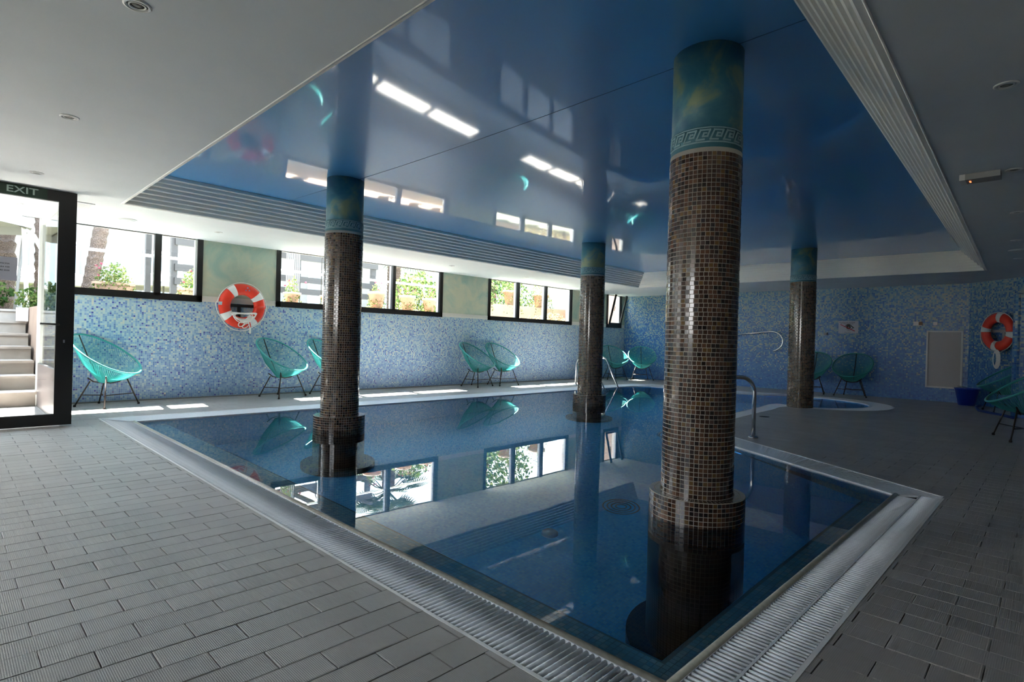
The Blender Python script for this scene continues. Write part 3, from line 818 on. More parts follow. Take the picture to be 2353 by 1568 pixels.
# ------------------------------------------------------------------ exit door (black frame, glass) and white-framed screen
dr = tag(empty('door_1', (0.485, 7.26, 0)), kind='structure')
DX, DY = -0.485, -7.26
def D_(mb, name, mat): return mb.build(name, mat, dr, loc=(DX, DY, 0))
X0, X1 = -0.02, 0.972; y0, y1 = 7.235, 7.285; DT = 2.372
D_(MB().box(X1 - 0.145, X1, y0, y1, 0.012, DT), 'stile', M_black)
D_(MB().box(X0, X0 + 0.14, y0, y1, 0.012, DT), 'stile', M_black)
D_(MB().box(X0 + 0.14, X1 - 0.145, y0, y1, 0.012, 0.125), 'bottom_rail', M_black)
D_(MB().box(X0 + 0.14, X1 - 0.145, y0, y1, 2.265, DT), 'top_rail', M_black)
D_(MB().box(X0 + 0.14, X1 - 0.145, 7.258, 7.262, 0.125, 2.265), 'pane', M_glass)
o = D_(MB().box(0.08, 0.735, y0 - 0.004, y0, 2.266, 2.368), 'exit_sign', M_green)
def text(body, size, loc, rot, mat, parent=None, name='lettering', ext=0.0008, align='LEFT', sx_=1.0):
    c = bpy.data.curves.new(name, 'FONT'); c.body = body; c.size = size; c.extrude = ext; c.align_x = align
    c.offset = size * 0.012
    o = bpy.data.objects.new(name, c); COL.objects.link(o); o.location = loc; o.rotation_euler = rot; o.scale = (sx_, 1, 1)
    c.materials.append(mat)
    if parent: o.parent = parent
    dg_ = bpy.context.evaluated_depsgraph_get(); me = bpy.data.meshes.new_from_object(o.evaluated_get(dg_))
    mo = bpy.data.objects.new(name, me); COL.objects.link(mo); mo.location = loc; mo.rotation_euler = rot; mo.scale = (sx_, 1, 1); mo.parent = parent
    bpy.data.objects.remove(o); mo.name = name
    return mo
text('EXIT', 0.088, (0.425 + DX, y0 - 0.0055 + DY, 2.292), (pi / 2, 0, 0), M_exit, dr, 'lettering', 0.0006, 'LEFT', 1.33)
D_(MB().tube([(0.845, y0 + 0.004, 1.03), (0.845, y0 - 0.045, 1.03), (0.83, y0 - 0.05, 1.03), (0.70, y0 - 0.05, 1.032)], 0.011, 8).box(0.835, 0.86, y0 - 0.006, y0, 0.96, 1.10), 'door_handle', M_black)
D_(MB().box(0.888, 0.902, y0 - 0.004, y0, 0.845, 0.875), 'lock_cylinder', M_greyal)
npp = D_(MB().box(0.20, 0.525, 7.2545, 7.2575, 1.44, 1.665), 'paper_notice', M_paper)
for ln, (tx, w_) in enumerate((('HORARIO DE PISCINA', 0.9), ('APERTURA 9:00', 0.9), ('CIERRE 20:00', 0.9))):
    text(tx, 0.019, (0.47 + DX, 7.2535 + DY, 1.595 - ln * 0.033), (pi / 2, 0, 0), M_ink, dr, 'lettering', 0.0003, 'RIGHT', 1.0)
# fixed glazing further left of the door (outside the frame) carries the leaf
ds = tag(empty('trim_5'), kind='structure')
MB().box(-0.10, -0.03, 7.22, 7.30, 0.0, HC).build('door_post', M_black, ds)
# white framed glass screen, in the plane x = 0.90
sc_ = tag(empty('trim_6', (0.90, 8.3, 0)), kind='structure')
def S_(mb, name, mat): return mb.build(name, mat, sc_, loc=(-0.90, -8.3, 0))
S_(MB().box(0.875, 0.945, YW - 0.03, YW + 0.04, 0.0, HC), 'post', M_white)
S_(MB().box(0.885, 0.925, 7.34, YW - 0.03, 2.29, HC), 'top_rail', M_white)
S_(MB().box(0.885, 0.925, 7.34, YW - 0.03, 0.0, 0.54), 'kick_panel', M_kick)
S_(MB().box(0.903, 0.907, 7.34, YW - 0.03, 0.54, 2.29), 'pane', M_glass)

# ------------------------------------------------------------------ columns
def column(x, y, R, label, ring=True, near=False, base=0.0):
    c = empty('mosaic_column', (x, y, 0), 0, label, 'column')
    zt = 2.12; zb = BZ if ring else 0.0
    o = MB().lathe([(R - 0.0022, zb), (R - 0.0022, zt)], (0, 0, 0), 56).build('shaft', M_colgrout, c)
    pitch = 0.0252; nu = int(round(2 * pi * R / pitch)); nz_ = int((zt - (0.13 if ring else 0.0)) / pitch)
    z_start = 0.13 if ring else 0.0
    da = 2 * pi / nu; face = atan2(-y, -x)
    allt = []
    def geo(mb, a, z, RR, aw, hz, th=0.0045):
        vs = []
        for r_ in (RR - 0.005, RR):
            for s1, s2 in ((-1, -1), (1, -1), (1, 1), (-1, 1)):
                aa = a + s1 * aw / 2; vs.append((r_ * cos(aa), r_ * sin(aa), z + s2 * hz / 2))
        mb.add(vs, [(4, 5, 6, 7), (0, 1, 5, 4), (1, 2, 6, 5), (2, 3, 7, 6), (3, 0, 4, 7)])
    for j in range(nz_):
        z = z_start + (j + 0.5) * pitch
        for i in range(nu):
            a = i * da + 0.01 * sin(j * 3.1); allt.append((a, z))
    dif = lambda a: abs((a - face + pi) % (2 * pi) - pi)
    allt.sort(key=lambda t: (dif(t[0]) > 0.62, abs(t[1] - 0.95)))
    body = MB()
    part = MB(); geo(part, 0, 0, R, da * 0.85, pitch * 0.85); pm = part.mesh('mosaic_tile', M_col_o)
    for k, (a, z) in enumerate(allt):
        if near and k < 300: instance('mosaic_tile', pm, c, (0, 0, z), a)
        else:
            jr = random.uniform(-0.0012, 0.0008); geo(body, a, z, R + jr, da * 0.85, pitch * 0.85)
    tag(body.build('mosaic_tiles', M_col_i, c), kind='stuff')
    if ring:
        RR = 0.2735
        MB().lathe([(RR - 0.0022, -0.30), (RR - 0.0022, 0.128)], (0, 0, 0), 56).build('base_ring', M_colgrout, c)
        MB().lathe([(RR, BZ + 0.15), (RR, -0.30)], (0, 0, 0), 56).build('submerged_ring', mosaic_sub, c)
        rb = MB(); nr = int(round(2 * pi * RR / pitch)); dr_ = 2 * pi / nr
        z = 0.128 - pitch / 2
        while z > -0.35:
            for i in range(nr): geo(rb, i * dr_, z, RR, dr_ * 0.85, pitch * 0.85)
            z -= pitch
        # tiles on the ring's top face
        for kk in range(2):
            ra = R + 0.006 + kk * 0.031; rb_ = ra + 0.028
            for i in range(nr):
                a0 = i * dr_ - dr_ * 0.44; a1 = a0 + dr_ * 0.88
                rb.add([(ra * cos(a0), ra * sin(a0), 0.131), (rb_ * cos(a0), rb_ * sin(a0), 0.131), (rb_ * cos(a1), rb_ * sin(a1), 0.131), (ra * cos(a1), ra * sin(a1), 0.131)], [(0, 1, 2, 3)])
        tag(rb.build('ring_tiles', M_col_i, c), kind='stuff')
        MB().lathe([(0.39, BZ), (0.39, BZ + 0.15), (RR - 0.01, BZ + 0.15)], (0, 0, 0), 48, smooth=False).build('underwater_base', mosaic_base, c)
    # painted head and frieze
    MB().lathe([(R - 0.006, zt), (R - 0.006, HU)], (0, 0, 0), 56).build('painted_head', M_colpaint, c)
    fr_ = R - 0.0045
    MB().lathe([(fr_, zt), (fr_, zt + 0.118)], (0, 0, 0), 56).build('frieze', M_colfrieze, c)
    L = 2 * pi * fr_; mb = MB()
    for q in frieze_quads(L, 0.088, 0.075):
        rows = []
        for rr in (fr_ + 0.004, fr_):
            rows += [(rr * cos(p[0] / fr_), rr * sin(p[0] / fr_), zt + 0.026 + p[1]) for p in q]
        mb.add(rows, [(0, 1, 2, 3), (0, 4, 5, 1), (1, 5, 6, 2), (2, 6, 7, 3), (3, 7, 4, 0)])
    tag(mb.build('frieze_relief', M_colrelief, c), kind='stuff')
    return c
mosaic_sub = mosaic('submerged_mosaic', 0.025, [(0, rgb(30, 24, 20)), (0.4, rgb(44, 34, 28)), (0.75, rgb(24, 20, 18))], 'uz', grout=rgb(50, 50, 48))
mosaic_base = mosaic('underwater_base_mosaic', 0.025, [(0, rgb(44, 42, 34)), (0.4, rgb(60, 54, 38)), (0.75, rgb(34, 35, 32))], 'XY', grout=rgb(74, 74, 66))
column(3.188, 1.541, 0.2060, 'nearest brown mosaic column, standing in the right foreground of the pool', near=True)
column(3.103, 5.658, 0.2030, 'leftmost brown mosaic column, rising from the water in front of the long window')
column(7.640, 5.624, 0.2040, 'middle brown mosaic column in the water, beside the far pool ladder')
column(10.294, 3.162, 0.2040, 'far brown mosaic column standing on the deck edge by the rounded pool lobe', ring=False)

# ------------------------------------------------------------------ chairs
def ellipse(n, a, b, c, tilt):
    P = []
    for i in range(n):
        t = 2 * pi * i / n; u = a * cos(t); v = b * sin(t)   # u lateral, v along the tilted axis (+ = back/top)
        if v < 0: u *= 1 + 0.06 * (-v / b)
        P.append(Vector((c[0] + u, c[1] + v * cos(tilt), c[2] + v * sin(tilt))))
    return P
def make_chair():
    c = empty('cord_chair', (0, 0, 0))
    rim = ellipse(72, 0.375, 0.45, (0, 0.0, 0.675), radians(33))
    MB().tube(rim, 0.0125, 8, closed=True).build('rim', M_cord, c)
    hub = [Vector((0.075 * cos(2 * pi * i / 24), 0.015 + 0.06 * sin(2 * pi * i / 24), 0.315 + 0.012 * sin(2 * pi * i / 24))) for i in range(24)]
    MB().tube(hub, 0.008, 6, closed=True).build('hub_ring', M_cord, c)
    full = ellipse(110, 0.375, 0.45, (0, 0.0, 0.675), radians(33)); mb = MB()
    for i in range(110):
        p = full[i]; t = 2 * pi * i / 110
        h = Vector((0.075 * cos(t), 0.015 + 0.06 * sin(t), 0.315 + 0.012 * sin(t)))
        mid = (p + h) / 2 + Vector((0, 0, -0.02)) + (p - Vector((0, 0, p.z))) * 0.06
        mb.tube([p, mid, h], 0.0031, 4, caps=False)
    tag(mb.build('cords', M_cord, c), kind='stuff')
    top = Vector((0, 0.45 * cos(radians(33)), 0.675 + 0.45 * sin(radians(33))))
    MB().tube([top, Vector((0, 0.26, 0.66)), Vector((0, 0.13, 0.42)), Vector((0, 0.075, 0.325))], 0.0075, 6).build('spine', M_rod, c)
    # base
    def arm(p, q, mid): return MB().tube([p, mid, q], 0.0085, 6)
    MB().tube([(-0.20, -0.16, 0.395), (-0.11, -0.10, 0.315), (0, -0.06, 0.298), (0.11, -0.10, 0.315), (0.20, -0.16, 0.395)], 0.0085, 6).build('cradle', M_rod, c)
    MB().tube([(-0.15, 0.12, 0.37), (-0.09, 0.09, 0.318), (0, 0.07, 0.300), (0.09, 0.09, 0.318), (0.15, 0.12, 0.37)], 0.0085, 6).build('cradle', M_rod, c)
    for sx_, sy in ((-1, -1), (1, -1), (-1, 1), (1, 1)):
        if sy < 0: a, b = Vector((0.175 * sx_, -0.14, 0.375)), Vector((0.30 * sx_, -0.23, 0.01))
        else: a, b = Vector((0.12 * sx_, 0.11, 0.325)), Vector((0.20 * sx_, 0.24, 0.01))
        lg = MB().tube([a, b], 0.0085, 6).build('leg', M_rod, c)
        MB().lathe([(0.014, 0.0), (0.017, 0.012), (0.011, 0.03)], (b.x, b.y, 0), 10).build('foot', M_rod, lg)
    MB().tube([(-0.262, -0.19, 0.15), (0, -0.02, 0.135), (0.262, -0.19, 0.15)], 0.006, 6).build('stretcher', M_rod, c)
    MB().tube([(-0.168, 0.186, 0.15), (0, 0.03, 0.138), (0.168, 0.186, 0.15)], 0.006, 6).build('stretcher', M_rod, c)
    return c
chairs = [
    (1.53, 8.84, 42, 'turquoise cord chair nearest the exit door, sunlit along its near rim'),
    (3.83, 8.85, 25, 'turquoise cord chair under the red life ring, left of the leftmost column'),
    (4.66, 8.85, 24, 'turquoise cord chair half hidden behind the leftmost column'),
    (8.00, 8.85, 16, 'left one of two overlapping turquoise cord chairs below the third window'),
    (8.76, 8.85, 2, 'right one of two overlapping turquoise cord chairs below the third window'),
    (13.10, 8.84, -28, 'turquoise cord chair partly behind the middle column and its steel ladder'),
    (13.76, 8.36, -53, 'turquoise cord chair in the far corner facing the camera'),
    (13.80, 4.00, -88, 'dim turquoise cord chair mostly hidden by the far column'),
    (13.80, 3.20, -87, 'dim turquoise cord chair against the back wall right of the far column'),
    (12.80, 0.66, -162, 'dark turquoise cord chair beside the blue bucket, cut by the mosaic partition'),
    (8.88, 0.26, -162, 'dark turquoise cord chair at the right edge of the picture, nearest on the right deck'),
]
proto = make_chair()
for i, (x, y, a, lab) in enumerate(chairs):
    c = proto if i == 0 else copy_tree(proto)
    c.location = (x, y, 0); c.rotation_euler.z = radians(a); c['label'] = lab; c['category'] = 'chair'; c['group'] = 'turquoise cord chairs around the pool'

# ------------------------------------------------------------------ life rings
def life_ring(loc, rotz, label, spin, coil):
    r = empty('life_ring', loc, rotz, label, 'life ring')   # local: ring in XZ plane, facing -Y
    R0, ra, rb = 0.262, 0.088, 0.055
    def seg(a0, a1, k, grow=0.0):
        mb = MB(); n = 12; vs = []; 
        for i in range(k + 1):
            a = a0 + (a1 - a0) * i / k
            for j in range(n):
                t = 2 * pi * j / n; rr = R0 + (ra + grow) * cos(t)
                vs.append((rr * cos(a), (rb + grow) * sin(t), rr * sin(a)))
        fs = [(i * n + j, i * n + (j + 1) % n, (i + 1) * n + (j + 1) % n, (i + 1) * n + j) for i in range(k) for j in range(n)]
        fs += [tuple(range(n)), tuple(reversed(range(k * n, k * n + n)))]
        mb.add(vs, fs, True); return mb
    seg(0, 2 * pi, 64).build('ring_body', M_red, r)
    for q in range(4):
        a = spin + q * pi / 2; seg(a - 0.17, a + 0.17, 6, 0.003).build('band', M_band, r)
    rope = MB(); P = []
    for i in range(80):
        a = 2 * pi * i / 80; sag = 0.008 + 0.028 * abs(sin(2 * (a - spin))) * (1.0 if (sin(a) < 0.1 and cos(a) < 0.3) else 0.2)
        P.append((( R0 + ra + sag) * cos(a), -0.01, (R0 + ra + sag) * sin(a) ))
    rope.tube(P, 0.0065, 6, closed=True); rope.build('grab_rope', M_rope, r)
    cr = MB(); rnd = random.Random(5)
    if coil == 'inside':
        for k in range(7):
            P = []; cx = -0.0 + rnd.uniform(-0.02, 0.02); cz = -0.155 - 0.006 * k
            for i in range(26):
                t = 2 * pi * i / 26
                P.append((cx + (0.19 - 0.008 * k) * cos(t), -0.075 - 0.004 * k + 0.012 * sin(3 * t + k), cz + (0.045 + 0.004 * k) * sin(t) + 0.05 * cos(t) ** 2 * (1 if cos(t) > 0 else 0.7)))
            cr.tube(P, 0.0065, 5, closed=True)
        for (cx, cz, rr) in ((-0.02, -0.27, 0.06), (0.05, -0.23, 0.055), (0.03, -0.30, 0.05), (0.07, -0.20, 0.04)):
            P = [(cx + rr * cos(2 * pi * i / 20), -0.085 - 0.01 * sin(2 * pi * i / 10), cz + rr * 0.8 * sin(2 * pi * i / 20 + 0.6)) for i in range(20)]; cr.tube(P, 0.007, 5, closed=True)
        cr.tube([(0.04, -0.09, -0.20), (0.085, -0.09, -0.3), (0.09, -0.08, -0.42), (0.105, -0.08, -0.425), (0.105, -0.08, -0.33)], 0.008, 6)
    else:
        for k in range(6):
            P = []
            for i in range(24):
                t = 2 * pi * i / 24; P.append((0.05 + (0.075 - 0.008 * k) * cos(t), -0.06 - 0.006 * k, -0.50 + (0.17 - 0.010 * k) * sin(t)))
            cr.tube(P, 0.008, 5, closed=True)
        cr.tube([(0.05, -0.07, -0.33), (0.0, -0.07, -0.27), (-0.02, -0.07, -0.2)], 0.008, 6)
    cr.build('coiled_rope', M_rope, r)
    return r
lr = life_ring((3.305, YW - 0.13, 1.41), 0, 'red and white life ring with tangled white rope, between the first two windows', radians(33), 'inside')
em = MB()
for (dx, dz) in ((0.0, 0.028), (-0.025, -0.012), (0.024, -0.012)):
    em.add([(0.055 + dx - 0.014, -0.0585, 0.262 + dz - 0.012), (0.055 + dx + 0.014, -0.0585, 0.262 + dz - 0.012), (0.055 + dx, -0.0585, 0.262 + dz + 0.014)], [(0, 1, 2)])
em.build('emblem', M_blueem, lr)
MB().box(-0.355, -0.30, -0.045, -0.03, 0.0, 0.05).build('buckle', simple('buckle_grey', (0.35, 0.5, 0.56, 1), 0.4), lr)
br = empty('life_ring_bracket', (3.31, YW, 1.40), 0, 'dark metal bracket with red tips behind the left-hand life ring', 'bracket')
MB().box(-0.27, 0.24, -0.07, -0.045, -0.005, 0.04).build('crossbar', M_black, br)
MB().box(0.24, 0.385, -0.07, -0.045, -0.005, 0.04).build('red_tip', M_red, br)
MB().box(-0.045, 0.0, -0.06, -0.03, -0.18, 0.0).build('upright', M_black, br); MB().box(-0.05, 0.005, -0.035, 0.0, -0.19, -0.12).build('wall_plate', M_black, br)
ring2_pos = dg @ Vector((-0.86, 0.12, 0)); 
lr2 = life_ring((ring2_pos.x, ring2_pos.y, 1.40), radians(45 + 180), 'dim red and white life ring with hanging coil, at the far right', radians(80), 'hang')
b2p = dg @ Vector((-0.88, 0.0, 0))
br2 = empty('life_ring_bracket', (b2p.x, b2p.y, 1.40), radians(225), 'pale metal bracket behind the right-hand life ring', 'bracket')
MB().box(-0.27, 0.30, -0.05, -0.035, -0.005, 0.045).build('crossbar', M_lampgrey, br2)
MB().box(-0.40, -0.27, -0.05, -0.035, -0.005, 0.045).build('red_tip', M_red, br2)
MB().box(-0.03, 0.02, -0.035, 0.0, -0.18, 0.0).build('upright', M_lampgrey, br2)

# ------------------------------------------------------------------ steel ladders and rails
def arc_rail(base, out, h, reach, depth, r=0.021):
    """grab rail: up from the deck, over in a bend, and down into the pool along unit vector out"""
    bx, by = base; P = []
    R_ = 0.17
    P.append((0, 0)); P.append((0, h - R_))
    for i in range(1, 8):
        a = pi / 2 * i / 7; P.append((R_ - R_ * cos(a), h - R_ + R_ * sin(a)))
    x1 = 0.34
    for i in range(1, 6):
        a = radians(62) * i / 5; P.append((x1 + 0.14 * sin(a), h - 0.14 + 0.14 * cos(a)))
    sx0, sz0 = P[-1]; d = (cos(radians(62)), -sin(radians(62)))
    L = (reach - 0.03 - sx0) / d[0]; ex, ez = sx0 + d[0] * L, sz0 + d[1] * L
    P.append((ex, ez)); P.append((reach, ez - 0.08)); P.append((reach, ez - 0.2)); P.append((reach - 0.10, ez - 0.40)); P.append((reach - 0.14, -0.5)); P.append((reach - 0.14, depth))
    return [(bx + out[0] * p, by + out[1] * p, z) for p, z in P]
def ladder(bases, out, label, h, reach):
    c = empty('pool_ladder', (bases[0][0], bases[0][1], 0), 0, label, 'pool ladder'); ox, oy = -bases[0][0], -bases[0][1]
    for b in bases:
        rl = MB().tube(arc_rail(b, out, h, reach, -1.2), 0.0215, 12).build('rail', M_steel, c, loc=(ox, oy, 0))
        MB().lathe([(0.052, 0.0), (0.052, 0.008), (0.045, 0.016), (0.024, 0.02)], (b[0] , b[1], 0), 24).build('flange', M_steel, rl)
    a, b = bases
    for z in (-0.35, -0.65, -0.95):
        A = (a[0] + out[0] * (reach - 0.14), a[1] + out[1] * (reach - 0.14)); B = (b[0] + out[0] * (reach - 0.14), b[1] + out[1] * (reach - 0.14))
        MB().tube([(A[0], A[1], z), (B[0], B[1], z)], 0.02, 8).build('rung', M_steel, c, loc=(ox, oy, 0))
    return c
ladder([(10.31, 7.98), (10.86, 7.98)], (0, -1), 'stainless steel pool ladder on the window side, seen around the middle column', 0.65, 0.95)
ou = (-0.845, 0.535)
ladder([(6.303, 2.404), (6.60, 2.86)], ou, 'stainless steel pool ladder at the slanting end, its bend showing right of the nearest column', 0.665, 0.86)
rr = empty('wall_rail', (XB, 5.3, 1.3), 0, 'bent stainless rail fixed to the back wall between the two right columns', 'wall rail')
P = [(-0.12, 0.75, -0.02), (-0.12, 0.0, 0.055), (-0.12, -0.30, 0.085)]
for i in range(1, 13):
    a = pi * 0.95 * i / 12; P.append((-0.12, -0.30 - 0.26 * sin(a), 0.085 - 0.235 * (1 - cos(a))))
MB().tube(P, 0.018, 8).build('bar', M_steel, rr)
for yy in (0.36, 0.70): MB().tube([(0, yy, 0.01), (-0.12, yy, 0.012)], 0.014, 8).build('wall_mount', M_steel, rr)

# ------------------------------------------------------------------ back wall things
sg = empty('eye_sign', (XB, 3.40, 1.50), 0, 'white notice with a crossed-out eye on the back wall above the dim chairs', 'sign')
MB().box(-0.012, 0.0, -0.195, 0.195, -0.138, 0.138).build('sign_board', M_paper, sg)
eye = MB(); xx = -0.0135
def poly_yz(mb, pts, x=xx): mb.add([(x, -p[0], p[1]) for p in pts], [tuple(range(len(pts)))])
# upper lid as a thick crescent, corner flick, lower lid
def crescent(w, h0, h1, cx, cz, n=16):
    up_ = [(cx - w + 2 * w * i / n, cz + h1 * sin(pi * i / n)) for i in range(n + 1)]; dn = [(cx - w + 2 * w * i / n, cz + h0 * sin(pi * i / n)) for i in range(n + 1)]
    for i in range(n): poly_yz(eye, [dn[i], dn[i + 1], up_[i + 1], up_[i]])
crescent(0.105, 0.055, 0.078, 0.005, -0.012); crescent(0.085, -0.050, -0.056, 0.01, -0.02)
poly_yz(eye, [(0.06, 0.035), (0.12, -0.012), (0.05, -0.05), (0.044, -0.045), (0.09, -0.012), (0.05, 0.02)])
poly_yz(eye, [(0.005 + 0.046 * cos(2 * pi * i / 24), 0.0 + 0.046 * sin(2 * pi * i / 24)) for i in range(24)])
eye.build('eye_print', M_ink, sg)
gl_ = MB(); poly_yz(gl_, [(0.012 + 0.011 * cos(2 * pi * i / 12), 0.0 + 0.011 * sin(2 * pi * i / 12)) for i in range(12)], -0.0142); gl_.build('eye_glint', M_paper, sg)
bar_ = MB(); poly_yz(bar_, [(-0.16, 0.052), (-0.152, 0.066), (0.135, -0.078), (0.127, -0.095)], -0.0150); bar_.build('red_bar', M_signred, sg)
ROTS = (pi / 2, 0, -pi / 2)
text('No grabaciones, No filming', 0.030, (-0.0132, 0.178, 0.098), ROTS, M_ink, sg, 'lettering', 0.0003, 'LEFT', 0.93)
text('No Videoaufnahmen', 0.030, (-0.0132, 0.155, 0.068), ROTS, M_ink, sg, 'lettering', 0.0003, 'LEFT', 1.05)
text('Gracias  Thank you', 0.016, (-0.0132, 0.07, -0.12), ROTS, M_ink, sg, 'lettering', 0.0003, 'LEFT', 1.0)
o = MB().box(XB - 0.04, XB, 3.81, 3.885, 1.31, 1.375).box(XB - 0.05, XB - 0.04, 3.83, 3.865, 1.325, 1.36).build('push_button', M_lampgrey); tag(o, 'small grey push button box on the back wall left of the eye notice', 'switch')
pn = empty('access_panel', (XB, 1.68, 0.275), 0, 'tall white louvred access panel low on the back wall near the right corner', 'access panel')
for (a, b, c_, d) in ((-0.295, -0.265, 0.03, 1.13), (0.265, 0.295, 0.03, 1.13), (-0.295, 0.295, 0, 0.03), (-0.295, 0.295, 1.13, 1.16)):
    MB().box(-0.03, 0, a, b, c_, d).build('frame_piece', M_panel, pn)
mb = MB(); mb.box(-0.010, 0, -0.265, 0.265, 0.03, 1.13)
for i in range(44): mb.box(-0.016, -0.010, -0.262, 0.262, 0.036 + i * 0.025, 0.050 + i * 0.025)
tag(mb.build('louvres', simple('panel_grey', (0.48, 0.45, 0.44, 1), 0.6), pn), kind='stuff')
o = MB().box(XB - 0.05, XB, 2.05, 2.20, 1.54, 1.62).build('emergency_light', M_panel); tag(o, 'wider of two small white boxes above the access panel', 'wall box')
MB().box(XB - 0.052, XB - 0.05, 2.05, 2.11, 1.545, 1.615).build('amber_lens', M_terra, o)
o = MB().box(XB - 0.04, XB, 1.80, 1.87, 1.545, 1.61).build('wall_sensor', M_panel); tag(o, 'smaller white box above the access panel, nearer the corner', 'wall box')
# partition at the far right
pt = empty('mosaic_partition', (11.86, 0.53, 0), 0, 'pale mosaic half-height partition with a rounded end post at the right edge', 'partition')
MB().box(0.0, 0.12, -2.6, -0.045, 0, 1.94).build('panel', M_mos_y, pt)
MB().lathe([(0.062, 0), (0.062, 1.93), (0.05, 1.96), (0.0001, 1.965)], (0.055, -0.04, 0), 20).build('end_post', M_mos_d, pt)
# bucket
bk = empty('bucket', (13.80, 1.27, 0), 0, 'blue plastic bucket on the floor in the right-hand corner', 'bucket')
MB().lathe([(0.13, 0.0), (0.185, 0.30), (0.20, 0.305), (0.20, 0.325), (0.18, 0.325), (0.125, 0.02), (0.0001, 0.015)], (0, 0, 0), 28).build('body', M_bucket, bk)
MB().tube([(0.19 * cos(t), 0.19 * sin(t) * 0.9 - 0.03, 0.32 + 0.035 * sin(t)) for t in [pi * i / 12 for i in range(13)]], 0.005, 6).build('bucket_handle', M_lampgrey, bk)
o = MB().tube([(13.72, 1.06, 0.02), (13.20, 1.08, 0.02), (12.45, 0.98, 0.02), (11.97, 0.66, 0.02), (11.6, 0.50, 0.02)], 0.020, 8).build('blue_hose', M_bluefloor)
tag(o, 'thick blue hose lying along the floor from the bucket to the partition', 'hose')
# small deck drain
o = MB().lathe([(0.07, 0.0), (0.07, 0.003), (0.0001, 0.003)], (8.336, 3.03, 0), 20).build('deck_drain', M_dark); tag(o, 'small dark round drain cover in the deck peninsula near the far column', 'drain')

# ------------------------------------------------------------------ ceiling fittings
def downlight(x, y, label, r=0.053, big=False):
    c = empty('downlight', (x, y, HC), 0, label, 'downlight')
    MB().lathe([(r, 0.0), (r, -0.004), (r * 0.80, -0.007), (r * 0.74, 0.0)], (0, 0, 0), 28).build('trim_ring', M_white, c)
    MB().lathe([(r * 0.74, 0.0), (r * 0.72, 0.001), (r * 0.62, 0.001)], (0, 0, 0), 28).build('shadow_gap', M_dark, c)
    MB().lathe([(r * 0.64, 0.0), (r * 0.62, -0.006), (r * 0.52, -0.006), (r * 0.50, 0.0)], (0, 0, 0), 28).build('inner_ring', M_white, c)
    MB().lathe([(r * 0.50, -0.001), (r * 0.42, -0.001)], (0, 0, 0), 28).build('inner_gap', M_dark, c)
    MB().lathe([(r * 0.42, -0.001), (0.0001, -0.0035)], (0, 0, 0), 28).build('lens', M_lampgrey, c)
    return c
DL = [(0.565, 2.828, 'recessed downlight nearest the camera at the top left'), (0.574, 4.656, 'second recessed downlight in the row above the left deck'),
      (0.588, 6.566, 'third recessed downlight in the left row, just above the exit sign'), (0.602, 8.386, 'recessed downlight seen through the glass of the exit door'),
      (2.68, 8.345, 'downlight above the pier with the red life ring'), (4.60, 8.30, 'downlight above the long window, beside the leftmost column'), (6.77, 8.27, 'downlight over the pier between the second and third windows'),
      (8.946, 8.37, 'downlight above the third window'), (12.198, 8.465, 'downlight just right of the middle column'), (13.316, 8.532, 'downlight in the far left corner over the tilted window'),
      (3.792, 0.227, 'dark recessed downlight nearest on the right-hand ceiling'), (5.58, 0.278, 'dark downlight beside the ceiling emergency lamp'), (7.278, 0.331, 'third dark downlight along the right-hand ceiling'),
      (9.053, 0.412, 'fourth dark downlight along the right-hand ceiling'), (10.796, 0.463, 'farthest dark downlight along the right-hand ceiling')]
for x, y, l in DL: downlight(x, y, l)
for x, y, l in ((1.634, 8.398, 'large round white ceiling speaker above the first window'), (9.938, 0.428, 'pale round ceiling speaker between the last downlights on the right')):
    c = empty('ceiling_speaker', (x, y, HC), 0, l, 'speaker')
    MB().lathe([(0.105, 0.0), (0.105, -0.006), (0.092, -0.010), (0.088, -0.004)], (0, 0, 0), 32).build('bezel', M_white, c)
    MB().lathe([(0.090, -0.006), (0.0001, -0.008)], (0, 0, 0), 32).build('grille', M_ceil, c)
v = empty('air_vent', (1.09, 7.85, HC), 0, 'rectangular white ceiling vent just right of the exit door', 'vent')
MB().box(-0.10, 0.10, -0.18, -0.16, -0.01, 0.0).box(-0.10, 0.10, 0.16, 0.18, -0.01, 0.0).box(-0.10, -0.08, -0.16, 0.16, -0.01, 0.0).box(0.08, 0.10, -0.16, 0.16, -0.01, 0.0).build('frame', M_white, v)
MB().box(-0.08, 0.08, -0.16, 0.16, -0.001, 0.0).build('backing', M_lampgrey, v)
for i in range(7): MB().box(-0.079, 0.079, -0.150 + i * 0.046, -0.118 + i * 0.046, -0.008, -0.002).build('slat', M_white, v)
e = empty('ceiling_emergency_light', (5.58, 0.47, HC), 0, 'small boxy emergency lamp with two orange lights on the dark right-hand ceiling', 'emergency light')
MB().box(-0.075, 0.075, -0.12, 0.12, -0.045, 0.0).build('housing', M_lampgrey, e)
MB().box(-0.078, 0.078, 0.085, 0.12, -0.047, -0.001).build('end_cap', M_panel, e)
for dx in (-0.018, 0.018): MB().lathe([(0.007, -0.046), (0.0001, -0.049)], (dx, 0.06, 0), 10).build('indicator', M_led, e)

